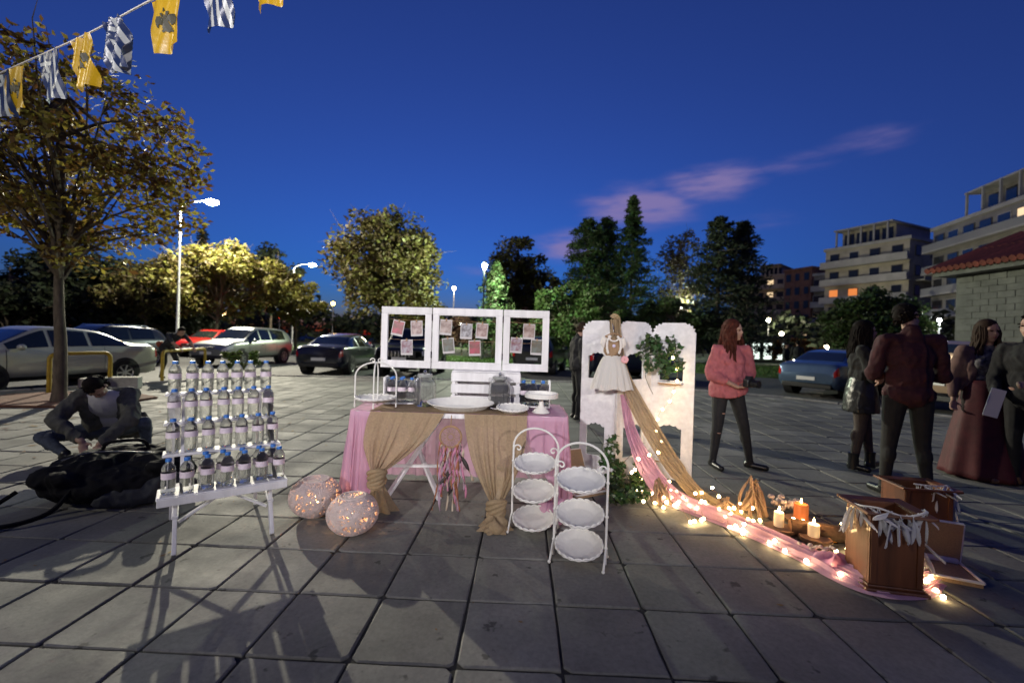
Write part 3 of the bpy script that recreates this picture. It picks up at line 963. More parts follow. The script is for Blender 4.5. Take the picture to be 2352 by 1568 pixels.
class CarShape:
    def __init__(s, st, sc=1):
        s.K = []
        for (x, zb, be, tp, w_, tw) in st:
            d = be - zb
            s.K.append([np.array(v, float) * sc for v in ((x, w_ * .88, zb), (x, w_ * .985, zb + .25 * d), (x, w_, zb + .6 * d), (x, w_ * .965, be), (x, tw + .02, tp - .10 * (tp - be) - .012), (x, tw * .8, tp), (x, 0, tp + .012))])
        s.K = np.array(s.K)
    def p(s, a, t):
        col = [crv(s.K[:, i], a) for i in range(7)]
        return crv(np.array(col), t)
    def n(s, a, t):
        e = .02
        u = s.p(a + e, t) - s.p(a - e, t)
        v = s.p(a, min(t + e, 6)) - s.p(a, t - e)
        n = np.cross(u, v)
        n /= (np.linalg.norm(n) + 1e-9)
        return n if n[1] > -1e-6 or n[2] > 0 else -n
    def patch(s, a0, a1, t0, t1, off, nu=8, nv=6, side=1, sk=0, trim=None):
        def f(u, v):
            t = t0 + (t1 - t0) * v
            a = a0 + (a1 - a0) * u + sk * v
            q = s.p(a, t)
            nn = s.n(a, t)
            if nn[2] < -.2 and t > 2.5: nn = -nn
            if nn[1] < 0: nn = nn * np.array([1, -1, 1]) if t < 5.5 else nn
            q = q + nn * off
            return Vector((q[0], q[1] * side, q[2]))
        return MB().grid(f, nu, nv)
def wheel(parent, x, y, r, side):
    w_ = thing_part('wheel', parent, (x, y, r), (PI / 2 * -side, 0, 0))
    MB().lathe([(r * .62, -.09), (r * .93, -.095), (r, -.06), (r, .06), (r * .93, .095), (r * .66, .098), (r * .64, .07)], n=28).build('tyre', TYRE, w_)
    b = MB().lathe([(r * .65, .075), (r * .63, .095), (r * .58, .085), (r * .56, .05)], n=28)
    for k in range(7):
        a = k * 2 * PI / 7
        b.bar((math.cos(a) * r * .08, math.sin(a) * r * .08, .075), (math.cos(a) * r * .6, math.sin(a) * r * .6, .078), .035, .03)
    b.lathe([(0, .095), (r * .14, .09), (r * .15, .06)], n=14)
    b.build('rim', RIM, w_)
    MB().lathe([(0, .04), (r * .62, .045)], n=20).build('brake_disc', BLACKTRIM, w_)
    return w_
def thing_part(name, parent, loc, rot=(0, 0, 0)):
    o = bpy.data.objects.new(name, None)
    o.empty_display_size = .05
    COL.objects.link(o)
    o.parent, o.location, o.rotation_euler = parent, loc, rot
    return o
def paint(name, c, metal=.25, rough=.28):
    return mat(name, c, rough, metal=metal, coat=.8, var=.05, scale=3)
def car(label, loc, heading, st, m, sc=1.0, wheelbase=2.6, kind='car', name='parked_car', front=True, rear=True, grille='bar', roofrails=False, wr=.315, lit=False):
    t = thing(name, label, kind, (loc[0], loc[1], -.12), heading)
    S = CarShape(st, sc)
    N = len(st) - 1
    b = MB()
    for side in (1, -1):
        b.grid(lambda u, v: Vector(S.p(u * N, v * 6) * np.array([1, side, 1])), 56, 30)
    for e in (0, N):
        ring = [Vector(S.p(e, v / 16 * 6)) for v in range(17)]
        ring += [Vector((q.x, -q.y, q.z)) for q in ring[::-1][1:]]
        b.add(ring, [tuple(range(len(ring)))])
    bm_me = b.mesh('body', m, True, 60)
    bm = bmesh.new()
    bm.from_mesh(bm_me)
    bmesh.ops.remove_doubles(bm, verts=bm.verts, dist=.002)
    bmesh.ops.recalc_face_normals(bm, faces=bm.faces)
    bm.to_mesh(bm_me)
    bm.free()
    body = link('body', bm_me, t)
    body.data.shade_smooth()
    for side in (1, -1):
        for (a0, a1) in ((3.25, 4.45), (4.55, 5.72), (5.84, 6.72)):
            S.patch(a0, a1, 3.18, 3.93, .007 * sc, 12, 6, side).build('side_window', CARGLASS, t)
        for a in (4.5, 5.78):
            q = S.p(a, 2.75)
            MB().box((q[0] - .12 * sc, (q[1] + .01) * side, q[2] - .02), (.18, .03, .03)).build('door_handle', m, t, bevel=.006)
        # door seams
        for a in (4.1, 5.3, 6.75):
            S.patch(a - .008, a + .008, 1.1, 3.1, .002, 2, 10, side).build('door_seam', BLACKTRIM, t)
        S.patch(3.0, 7.3, .02, .55, .006, 30, 4, side).build('sill', BLACKTRIM, t)
        q = S.p(6.55, 3.1)
        MB().ell((q[0], (q[1] + .12) * side, q[2] + .05), (.07, .10, .07), 10, 8).build('wing_mirror', m, t)
        x0, x1 = -wheelbase / 2 - .05, wheelbase / 2
        for x in (x0, x1):
            a = float(np.interp(x, S.K[:, 0, 0], range(N + 1)))
            y = S.p(a, 2)[1]
            rr = wr * 1.17
            ob = MB().lathe([(0, 0), (rr, .0), (rr, -.25)], n=26).build('wheel_arch', BLACKTRIM, t)
            ob.location, ob.rotation_euler = (x, (y + .004) * side, wr + .02), (PI / 2 * -side, 0, 0)
            wheel(t, x, (y - .07) * side, wr, side)
        S.patch(8.25, 9.75, 2.35, 3.05, .006, 8, 5, side).build('headlight', HEADL, t)
        S.patch(.28, 1.35, 2.1, 3.0, .007, 8, 5, side).build('taillight', TAIL, t)
    def both(a0, a1, t0, nm, mm, off=.008):
        def f(u, v):
            vv = v * 2 - 1
            tt = 6 - (6 - t0) * abs(vv)
            a = a0 + (a1 - a0) * u
            q = S.p(a, tt)
            s_ = 1 if vv < 0 else -1
            q2 = S.p(a + .02, 5.9) - S.p(a - .02, 5.9)
            nn = np.array([-q2[2], 0, q2[0]])
            nn /= np.linalg.norm(nn) + 1e-9
            q = q + nn * off
            return Vector((q[0], q[1] * s_, q[2]))
        return MB().grid(f, 8, 14).build(nm, mm, t)
    both(6.22, 6.93, 4.55, 'windscreen', CARGLASS)
    both(*((3.1, 3.86) if st is SEDAN else (1.25, 2.3)), 4.5, 'rear_window', CARGLASS)
    xf, xr = st[-1][0] * sc, st[0][0] * sc
    fz, rz_ = st[-1], st[0]
    MB().box((xf - .03, 0, .40 * sc), (.12, 1.25 * sc, .13)).build('front_bumper_intake', BLACKTRIM, t, bevel=.02)
    MB().box((xf + .012, 0, (fz[1] + fz[2]) / 2 * sc), (.02, .5, .11)).build('number_plate', PLATE, t, bevel=.004)
    if grille == 'slots':
        g = MB().box((xf - .01, 0, .86 * sc), (.06, 1.15, .24)).build('grille', BLACKTRIM, t, bevel=.01)
        for k in range(7):
            MB().box((xf + .03, -.36 + k * .12, .86 * sc), (.02, .05, .2)).build('slot', CHROME, g, bevel=.006)
    else:
        g = MB().box((xf - .06, 0, (fz[3] + .04) * sc), (.10, .75 * sc, .10)).build('grille', BLACKTRIM, t, bevel=.02)
        MB().box((xf - .005, 0, (fz[3] + .045) * sc), (.02, .1, .06)).build('badge', CHROME, g, bevel=.01)
    MB().box((xr - .012, 0, (rz_[1] + rz_[2]) / 2 * sc), (.02, .5, .11)).build('number_plate', PLATE, t, bevel=.004)
    MB().box((xr + .04, 0, .36 * sc), (.12, 1.35 * sc, .14)).build('rear_bumper', BLACKTRIM, t, bevel=.02)
    if roofrails:
        for s_ in (1, -1):
            q0, q1 = S.p(3.3, 4.7), S.p(6, 4.7)
            MB().tube([(q0[0], q0[1] * s_, q0[2]), (q0[0] + .1, q0[1] * s_, q0[2] + .06), (q1[0] - .1, q1[1] * s_, q1[2] + .06), (q1[0], q1[1] * s_, q1[2])], .018, 6).build('roof_rail', CHROME, t)
    return t
P_CREAM = paint('paint_cream', (.50, .50, .43))
P_SILVER = paint('paint_silver', (.33, .34, .32), .6)
P_WHITE = paint('paint_white', (.55, .56, .55), .1)
P_RED = paint('paint_red', (.42, .018, .015), .1)
P_NAVY = paint('paint_navy', (.012, .016, .035), .3)
P_BLACK = paint('paint_black', (.012, .013, .014), .2)
P_BLUE = paint('paint_steel_blue', (.10, .16, .25), .6)
P_TAN = paint('paint_tan', (.36, .25, .16), .3)
# heading: +x of the car points along heading
car('cream white sedan parked behind the plane tree trunk and the yellow hoop', (-11.25, 10.15), R(-104), SEDAN, P_CREAM, wheelbase=2.5)
car('dark wagon mostly hidden behind the cream sedan, only its roof showing', (-15.2, 15.8), R(-100), SUVS, P_NAVY, sc=.94, roofrails=True)
car('white hatchback with dark windows, parked in front of the tall lamp post', (-18.9, 20.6), R(-72), HATCH, P_WHITE, wheelbase=2.45)
car('red car half hidden between the white hatchback and the silver one', (-17.0, 24.5), R(-90), HATCH, P_RED, wheelbase=2.45)
car('silver crossover facing the plaza with reflections on its bonnet', (-11.9, 19.2), R(-97), SUVS, P_SILVER, wheelbase=2.6, wr=.34)
car('dark navy sedan seen from behind with red tail lamps', (-6.75, 17.2), R(90), SEDAN, P_NAVY)
car('red hatchback peeking over the roof of the navy sedan', (-8.7, 22.8), R(90), HATCH, P_RED, wheelbase=2.45)
car('black off-road car with a slotted grille beside the navy sedan', (-3.75, 16.6), R(-92), JEEP, P_BLACK, grille='slots', wr=.38)
car('black car seen through the middle opening of the photo frame', (1.4, 20.0), R(75), SUVS, P_BLACK)
car('dark car parked behind the photo frame near the folding screen', (4.6, 17.8), R(25), SUVS, P_NAVY)
car('steel blue sedan with red tail lamps behind the black skirted woman', (10.75, 14.05), R(31), SEDAN, P_BLUE)
car('tan van like car behind the man in maroon, near the chapel', (12.3, 10.9), R(12), JEEP, P_TAN, wr=.36)
car('pale car roof just visible between the blue sedan and the man', (14.3, 15.6), R(20), HATCH, P_WHITE)

# ------------------------------------------------------------------ people
SKIN = mat('skin', (.42, .25, .18), .55, var=.08, scale=20)
JEAN_BLK = mat('jeans_black', (.012, .012, .014), .8, var=.4, scale=30, bump=.3)
JEAN_BLUE = mat('jeans_blue', (.05, .065, .1), .85, var=.4, scale=20, bump=.3)
SHOE = mat('shoe_black', (.012, .012, .012), .35)
PINKB = mat('blouse_pink', (.42, .12, .13), .8, var=.18, scale=18, bump=.6, bscale=9)
MAROON = mat('shirt_maroon', (.045, .009, .014), .85, var=.25, scale=16, bump=.6, bscale=10)
BLACKC = mat('cloth_black', (.012, .012, .013), .85, var=.3, scale=16, bump=.5, bscale=10)
LEATHER = mat('leather_black', (.016, .017, .018), .35, var=.3, scale=14, bump=.5, bscale=12)
TIGHTS = mat('tights_sheer', (.05, .035, .03), .7, var=.2, scale=20)
GREYJ = mat('jacket_grey', (.085, .085, .075), .9, var=.3, scale=14, bump=.6, bscale=9)
WHITES = mat('shirt_white', (.42, .42, .46), .8, var=.08, bump=.4, bscale=10)
LACE = mat('top_lace', (.22, .21, .21), .8, col2=(.015, .015, .018), scale=26, detail=2)
BURG = mat('skirt_burgundy', (.075, .010, .014), .7, var=.25, scale=8, bump=.4, bscale=8)
CARDI = mat('cardigan_mauve', (.17, .10, .085), .9, var=.2, scale=14, bump=.5, bscale=12)
HAIR_AUB = mat('hair_auburn', (.06, .016, .010), .75, spec=.15, var=.4, scale=20)
HAIR_DRK = mat('hair_dark', (.012, .009, .008), .8, spec=.1, var=.3, scale=20)
HAIR_BRN = mat('hair_brown', (.035, .02, .013), .75, spec=.15, var=.3, scale=20)
EYE = mat('eye_dark', (.02, .015, .012), .2)
LIP = mat('lips', (.35, .11, .10), .5)
def remesh(shapes, voxel, smooth=3):
    """one continuous surface grown round a set of overlapping shapes"""
    me = bpy.data.meshes.new('tmp')
    me.from_pydata(shapes.v, [], shapes.f)
    ob = bpy.data.objects.new('tmp', me)
    COL.objects.link(ob)
    r = ob.modifiers.new('r', 'REMESH')
    r.mode = 'VOXEL'
    r.voxel_size = voxel
    r.use_smooth_shade = True
    s = ob.modifiers.new('s', 'SMOOTH')
    s.iterations, s.factor = smooth, .5
    dg = bpy.context.evaluated_depsgraph_get()
    out = bpy.data.meshes.new_from_object(ob.evaluated_get(dg))
    bpy.data.objects.remove(ob)
    bpy.data.meshes.remove(me)
    out.materials.clear()
    return out
def capsule(b, p, q, r0, r1, n=12):
    p, q = Vector(p), Vector(q)
    b.ell(p, r0, n, 8)
    b.ell(q, r1, n, 8)
    b.tube([p, q], [r0, r1], n)
def stand_joints(h):
    J = dict(pelvis=(0, 0, .53), waist=(0, 0, .61), chest=(0, 0, .72), neck=(0, .005, .845), head=(0, -.012, .93))
    for s, x in (('a', -1), ('b', 1)):
        J.update({'sh' + s: (.108 * x, 0, .80), 'el' + s: (.135 * x, .01, .63), 'wr' + s: (.14 * x, -.04, .485), 'hip' + s: (.053 * x, 0, .51), 'kn' + s: (.058 * x, -.01, .285), 'an' + s: (.058 * x, .012, .045), 'to' + s: (.066 * x, -.085, .018)})
    return {k: Vector(v) * h for k, v in J.items()}
def hand(b, segs, wr, d, palm_n, zone='skin', sc=1.0, curl=.5):
    """palm, four fingers and a thumb from the wrist along d"""
    d = Vector(d).normalized()
    nrm = Vector(palm_n)
    nrm = (nrm - d * nrm.dot(d)).normalized()
    sx = d.cross(nrm)
    c = wr + d * .055 * sc
    b.ell(c, (.038 * sc, .05 * sc, .016 * sc), 10, 8, Matrix((sx, d, nrm)).transposed())
    segs.append((wr, c, .03 * sc, .035 * sc, zone))
    for k, (o, L) in enumerate(((-.027, .066), (-.009, .076), (.009, .072), (.027, .058))):
        a = wr + d * .095 * sc + sx * o * sc
        m_ = a + (d * math.cos(curl) + nrm * math.sin(curl)) * L * .5 * sc
        e = m_ + (d * math.cos(curl * 2.4) + nrm * math.sin(curl * 2.4)) * L * .5 * sc
        capsule(b, a - d * .02 * sc, m_, .0095 * sc, .009 * sc, 8)
        capsule(b, m_, e, .009 * sc, .0075 * sc, 8)
        segs.append((a, e, .01, .01, zone))
    a = wr + d * .03 * sc - sx * .03 * sc
    m_ = a + (d * .6 - sx * .7 + nrm * .3).normalized() * .04 * sc
    e = m_ + (d * .9 - sx * .1 + nrm * .5).normalized() * .03 * sc
    capsule(b, a, m_, .012 * sc, .0105 * sc, 8)
    capsule(b, m_, e, .0105 * sc, .008 * sc, 8)
    segs.append((a, e, .012, .01, zone))
def person(label, loc, rz, h, J, mats, zones, face=(0, -1, 0), hands=None, build=1.0, fem=False, voxel=.0085, name='person', group=None, curl=.6, bald=False):
    t = thing(name, label, 'person', loc, rz, group)
    b, S = MB(), []
    k = h / 1.7 * build
    def seg(a, c, r0, r1, z):
        a, c = (J[a] if isinstance(a, str) else a), (J[c] if isinstance(c, str) else c)
        capsule(b, a, c, r0 * k, r1 * k)
        S.append((a, c, r0 * k, r1 * k, z))
    ax = (J['shb'] - J['sha']).normalized()
    upv = (J['neck'] - J['pelvis']).normalized()
    fr = ax.cross(upv).normalized()
    TM = Matrix((ax, -fr, (-fr).cross(ax) * -1)).transposed()
    upc = (J['chest'] - J['waist']).normalized()
    M = Matrix((ax, upc.cross(ax), upc)).transposed()
    top, bot = zones.get('top', 'top'), zones.get('bottom', 'bottom')
    def ell(c, r, z):
        r = Vector(r) * k
        b.ell(c, r, 16, 12, M)
        S.append((c - ax * r.x * .45, c + ax * r.x * .45, min(r.y, r.z), min(r.y, r.z), z))
    ell(J['pelvis'] + Vector((0, .01, 0)), (.165 if fem else .155, .115, .12), bot)
    ell(J['waist'], (.13 if fem else .145, .10, .13), top)
    ell(J['chest'], (.15 if fem else .17, .115, .17), top)
    if fem:
        for s in (-1, 1): ell(J['chest'] + ax * .07 * s * k + fr * .07 * k - upc * .0, (.055, .055, .06), top)
    seg('sha', 'shb', .05, .05, top)
    seg('chest', 'neck', .10, .052, top)
    hd = J['head']
    f = Vector(face).normalized()
    hu = (hd - J['neck']).normalized()
    hu = (hu - f * hu.dot(f)).normalized()
    hx = f.cross(hu).normalized()
    HM = Matrix((hx, -f, hu)).transposed()
    k2 = h / 1.7
    seg(J['neck'] - upv * .02, hd - f * -.0 - hu * .03 * k2, .052, .05, 'skin')
    def hp(x, y, z): return hd + (hx * x + f * y + hu * z) * k2
    b.ell(hp(0, -.012, .03), Vector((.076, .094, .088)) * k2, 16, 12, HM)
    b.ell(hp(0, .02, -.045), Vector((.056, .068, .075)) * k2, 14, 10, HM)
    b.ell(hp(0, .055, -.095), Vector((.026, .024, .022)) * k2, 10, 8, HM)
    b.ell(hp(0, .086, -.022), Vector((.012, .020, .024)) * k2, 10, 8, HM)
    b.ell(hp(0, .074, .005), Vector((.010, .016, .03)) * k2, 8, 8, HM)
    for s in (-1, 1):
        b.ell(hp(.030 * s, .070, .022), Vector((.024, .016, .010)) * k2, 8, 8, HM)
        b.ell(hp(.078 * s, -.012, -.01), Vector((.010, .02, .032)) * k2, 8, 8, HM)
        b.ell(hp(.036 * s, .052, -.035), Vector((.024, .022, .024)) * k2, 8, 8, HM)
    b.ell(hp(0, .078, -.062), Vector((.022, .012, .012)) * k2, 8, 8, HM)
    S.append((hp(0, 0, .05), hp(0, .02, -.07), .085 * k2, .06 * k2, 'skin'))
    for s in 'ab':
        seg('sh' + s, 'el' + s, .056 if not fem else .046, .043 if not fem else .036, zones.get('upper_arm', top))
        seg('el' + s, 'wr' + s, .042 if not fem else .035, .028 if not fem else .023, zones.get('forearm', 'skin'))
        seg('hip' + s, 'kn' + s, .092, .060, zones.get('thigh', bot))
        seg('kn' + s, 'an' + s, .060, .038, zones.get('shin', bot))
        cf = J['kn' + s].lerp(J['an' + s], .28) + Vector((0, .02, 0)) * k
        b.ell(cf, Vector((.052, .056, .09)) * k, 10, 8)
        S.append((cf, cf, .05 * k, .05 * k, zones.get('shin', bot)))
        a, to = J['an' + s], J['to' + s]
        heel = a + (a - to).normalized() * .03 * k
        heel.z = min(to.z + .01, heel.z)
        seg(a, Vector((heel.x, heel.y, to.z + .015)), .042, .036, zones.get('shoe', 'shoe'))
        seg(Vector((heel.x, heel.y, to.z + .012)), to, .038, .034, zones.get('shoe', 'shoe'))
        d = (J['wr' + s] - J['el' + s])
        hd_ = (hands or {}).get(s, (d, fr))
        hand(b, S, J['wr' + s], hd_[0], hd_[1], 'skin', k2 * (1.0 if not fem else .92), curl)
    me = remesh(b, voxel, 3)
    names = sorted(set(s_[4] for s_ in S))
    for n_ in names: me.materials.append(mats[n_])
    n = len(me.polygons)
    C = np.empty(n * 3, np.float32)
    me.polygons.foreach_get('center', C)
    C = C.reshape(-1, 3)
    best, idx = np.full(n, 9e9), np.zeros(n, np.int32)
    for (p, q, r0, r1, z) in S:
        p_, q_ = np.array(p), np.array(q)
        d = q_ - p_
        L = max(float(d @ d), 1e-9)
        tt = np.clip((C - p_) @ d / L, 0, 1)
        ds = np.linalg.norm(C - (p_ + tt[:, None] * d), axis=1) - (r0 + (r1 - r0) * tt)
        mk = ds < best
        best[mk] = ds[mk]
        idx[mk] = names.index(z)
    me.polygons.foreach_set('material_index', idx)
    me.update()
    link('body', me, t)
    for s in (-1, 1):
        MB().ell(hp(.030 * s, .078, .004), Vector((.013, .008, .007)) * k2, 8, 6, HM).build('eye', EYE, t)
    MB().ell(hp(0, .088, -.062), Vector((.021, .006, .008)) * k2, 8, 6, HM).build('mouth', LIP, t)
    return t, hp, HM, k2
def garment(t, name, m, fn, voxel=.012, smooth=5, wrinkle=.034):
    b = MB()
    fn(b)
    me = remesh(b, voxel, smooth)
    n = len(me.vertices)
    if n < 90000:
        co, no = np.empty(n * 3, np.float32), np.empty(n * 3, np.float32)
        me.vertices.foreach_get('co', co)
        me.vertices.foreach_get('normal', no)
        co, no = co.reshape(-1, 3), no.reshape(-1, 3)
        sd = Vector((len(name) * 3.1, n % 17, 0))
        d = np.array([(.5 - abs(mnoise.noise(Vector((x * 9, y * 9, z * 4.5)) + sd))) + .45 * (.5 - abs(mnoise.noise(Vector((x * 19 + z * 9, y * 19, z * 11 - x * 6)) + sd))) for x, y, z in co.tolist()], np.float32)
        co += no * ((d - .45) * wrinkle)[:, None]
        me.vertices.foreach_set('co', co.ravel())
        me.update()
    me.materials.append(m)
    return link(name, me, t)
def long_hair(t, hp, m, n=70, length=.36, spread=.09, wave=.012, back=.0, seed=1, part=True, k=1):
    r = random.Random(seed)
    b = MB()
    HMc = [hp(0, -.02, .042)]
    b.ell(hp(0, -.024, .05), (.086 * k, .10 * k, .082 * k), 16, 12)
    for i in range(n):
        a = r.uniform(-.42 * PI, 1.42 * PI)     # angle round the head; gap kept for the face (at +pi/2)
        if abs((a - PI / 2 + PI) % (2 * PI) - PI) < .72: a += PI
        x, y = math.cos(a), math.sin(a)
        L = length * r.uniform(.75, 1.1)
        pts = []
        for q in range(8):
            f = q / 7
            z = .10 - f * (L + .10)
            w_ = .45 + .55 * min(1, f * 5)
            out = 1 + (spread * 9) * max(0, f - .38)
            if y > .2: x_ = x * 1.05 + math.copysign(.25 * max(0, f - .3), x)
            else: x_ = x
            pts.append(hp(x_ * .086 * w_ * out + wave * math.sin(f * 9 + i), y * .092 * w_ * out - .02 - back * f + wave * math.cos(f * 8 + i * 2), z))
        b.tube(pts, [.016, .018, .018, .017, .016, .014, .011, .004], 6)
    return b.build('hair', m, t)
def short_hair(t, hp, m, k=1, n=160, seed=2, crown=True, low=-.03):
    r = random.Random(seed)
    b = MB()
    if crown:
        b.ell(hp(0, -.022, .052), (.082 * k, .092 * k, .078 * k), 16, 12)
        b.ell(hp(0, -.045, .005), (.076 * k, .068 * k, .078 * k), 16, 12)
    for i in range(n):
        a = r.uniform(0, 2 * PI)
        e = r.uniform(-.1, 1.3) if math.sin(a) > -.1 else r.uniform(-.75, 1.3)
        x, y, z = math.cos(a) * math.cos(e) * .078, math.sin(a) * math.cos(e) * .098 - .014, .03 + math.sin(e) * .09
        if y > .02 and z < .08: continue
        if not crown and z > .085: continue
        if y < .02: z -= r.uniform(0, .06)
        p = hp(x, y, z)
        q = hp(x * 1.14 + r.gauss(0, .010), y * 1.10 + r.gauss(0, .010) + .006, z * 1.10 + r.gauss(0, .008) - .006)
        b.tube([p, p.lerp(q, .5) + Vector((0, 0, .003)), q], [.010, .009, .003], 5)
    return b.build('hair', m, t)

# woman in the pink blouse, holding a camera at her waist
H = 1.66
J = stand_joints(H)
J['pelvis'] += Vector((-.03, 0, 0)); J['waist'] += Vector((-.03, 0, 0)); J['chest'] += Vector((-.02, 0, 0))
for s in 'ab': J['hip' + s] += Vector((-.03, 0, 0))
J['kna'], J['ana'], J['toa'] = Vector((-.15, -.02, .47)), Vector((-.17, .02, .075)), Vector((-.16, -.14, .03))
J['knb'], J['anb'], J['tob'] = Vector((.14, -.05, .47)), Vector((.24, -.02, .075)), Vector((.37, -.11, .03))
J['ela'], J['wra'] = Vector((-.225, -.02, 1.04)), Vector((-.07, -.24, .935))
J['elb'], J['wrb'] = Vector((.19, .02, 1.03)), Vector((.09, -.24, .95))
wl = gp(1668, 1072)
wy = 4.82
t, hp, HM, k2 = person('woman in a loose pink blouse and ripped black jeans, holding a black camera', (at(1672, 1070, wy).x, wy, 0), R(4), H, J, dict(skin=SKIN, top=PINKB, bottom=JEAN_BLK, shoe=SHOE), {}, face=(.62, -.75, -.03), fem=True,
                       hands={'a': ((.9, -.25, .05), (0, -.2, 1)), 'b': ((-.8, -.35, .1), (0, -.2, 1))}, curl=.7)
def f(b):
    b.ell((-.02, .0, 1.20), (.165, .125, .17), 16, 12); b.ell((-.025, -.005, 1.05), (.165, .135, .20), 16, 12)
    b.ell((-.03, 0, .93), (.18, .145, .15), 16, 12)
    capsule(b, J['sha'], J['shb'], .056, .056)
    capsule(b, J['sha'], J['ela'] + Vector((-.02, .0, .02)), .054, .07); capsule(b, J['shb'], J['elb'] + Vector((.03, 0, .02)), .054, .075)
    capsule(b, J['ela'] + Vector((-.01, 0, 0)), J['ela'].lerp(J['wra'], .5), .07, .052); capsule(b, J['elb'], J['elb'].lerp(J['wrb'], .45), .072, .055)
    for k in range(30):
        a = k / 30 * 2 * PI
        b.tube([(-.02 + .13 * math.cos(a), .10 * math.sin(a), 1.2), (-.03 + .165 * math.cos(a), .13 * math.sin(a), .98), (-.03 + .185 * math.cos(a + .1), .15 * math.sin(a + .1), .84 - .05 * math.cos(a * 1 + 2.6))], [.02, .03, .028], 6)
garment(t, 'blouse', PINKB, f)
long_hair(t, hp, HAIR_AUB, 95, .34, .11, .013, .0, 4)
for (x, z) in ((-.115, .62), (-.155, .40), (.10, .60)):
    MB().ell((x, -.078 if z > .5 else -.065, z), (.022, .012, .007), 8, 6).build('jeans_rip', SKIN, t)
c0 = t.matrix_world.copy()
cc = Vector((at(1672, 1070, wy).x, wy, 0)) + Matrix.Rotation(R(4), 3, 'Z') @ Vector((.02, -.30, .985))
tc_ = thing('camera', 'black camera with a short lens held by the woman in pink', 'camera', cc, R(30))
CAMB = mat('camera_black', (.014, .014, .015), .4, bump=.3, bscale=60)
MB().box((0, 0, 0), (.135, .06, .09)).build('camera_body', CAMB, tc_, bevel=.012)
ob = MB().lathe([(.0, 0), (.036, 0), (.036, .05), (.04, .055), (.04, .08), (.03, .082), (.0, .07)], n=18).build('lens', CAMB, tc_)
ob.rotation_euler, ob.location = (PI / 2, 0, 0), (0, -.028, -.005)
MB().prism([(-.03, .04), (.03, .04), (.02, .072), (-.02, .072)], -.03, .03).build('viewfinder_hump', CAMB, tc_, smooth=False)

# woman in black with the short leather skirt
H = 1.70
J = stand_joints(H)
J['ana'], J['kna'], J['toa'] = Vector((-.13, .05, .10)), Vector((-.10, 0, .50)), Vector((-.16, -.08, .04))
J['anb'], J['knb'], J['tob'] = Vector((.10, -.10, .10)), Vector((.09, -.05, .50)), Vector((.24, -.17, .04))
J['ela'], J['wra'] = Vector((-.20, -.10, 1.06)), Vector((.02, -.27, 1.10))
J['elb'], J['wrb'] = Vector((.23, -.03, 1.05)), Vector((.20, -.26, 1.0))
p = gp(1972, 1076)
t, hp, HM, k2 = person('woman in a black top, short leather skirt and sheer tights, turned sideways', (p.x, p.y, 0), R(52), H, J, dict(skin=SKIN, top=BLACKC, bottom=LEATHER, tights=TIGHTS, shoe=SHOE),
                       dict(thigh='tights', shin='tights', forearm='top'), face=(.15, -.98, 0), fem=True)
def f(b):
    b.ell((0, .0, 1.0), (.165, .13, .12), 16, 12)
    b.lathe([(.0, 1.06), (.15, 1.05), (.19, .92), (.215, .76), (.225, .66), (.21, .66), (.0, .70)], n=28, sy=.78)
garment(t, 'skirt', LEATHER, f, wrinkle=.012)
def f(b):
    b.ell((0, 0, 1.24), (.18, .135, .19), 16, 12); b.ell((0, 0, 1.08), (.17, .13, .14), 16, 12)
    for s in 'ab':
        capsule(b, J['sh' + s], J['el' + s], .068, .058); capsule(b, J['el' + s], J['el' + s].lerp(J['wr' + s], .9), .055, .04)
    capsule(b, J['sha'], J['shb'], .056, .056)
garment(t, 'jacket', BLACKC, f)
long_hair(t, hp, HAIR_DRK, 70, .30, .04, .006, .03, 6)
for s in 'ab':
    a = J['an' + s]
    MB().lathe([(.055, -.08), (.052, 0), (.050, .06), (.056, .10), (.0, .10)], a, 14).build('boot_shaft', SHOE, t)

# man in the maroon shirt, seen from behind
H = 1.83
J = stand_joints(H)
J['ana'], J['kna'], J['toa'] = Vector((-.16, .03, .08)), Vector((-.12, -.01, .52)), Vector((-.20, -.12, .03))
J['anb'], J['knb'], J['tob'] = Vector((.15, -.03, .08)), Vector((.12, -.03, .52)), Vector((.19, -.19, .03))
J['ela'], J['wra'] = Vector((-.265, -.02, 1.15)), Vector((-.12, -.27, 1.10))
J['elb'], J['wrb'] = Vector((.265, -.03, 1.15)), Vector((.10, -.29, 1.08))
J['head'] += Vector((.01, -.03, -.015))
p = gp(2078, 1142)
t, hp, HM, k2 = person('man in a dark maroon shirt with folded arms, seen from behind', (p.x, p.y, 0), R(162), H, J, dict(skin=SKIN, top=MAROON, bottom=BLACKC, shoe=SHOE), {}, face=(-.75, -.6, -.25), build=1.0)
def f(b):
    b.ell((0, 0, 1.30), (.18, .135, .2), 16, 12); b.ell((0, 0, 1.12), (.178, .148, .20), 16, 12); b.ell((0, 0, .97), (.195, .165, .13), 16, 12)
    capsule(b, J['sha'], J['shb'], .07, .07)
    capsule(b, Vector((0, .01, 1.46)), Vector((0, .01, 1.56)), .09, .066)
    for s in 'ab':
        capsule(b, J['sh' + s], J['el' + s], .07, .066); capsule(b, J['el' + s], J['el' + s].lerp(J['wr' + s], .3), .068, .06)
garment(t, 'shirt', MAROON, f)
short_hair(t, hp, HAIR_DRK, k2, 240, 3)

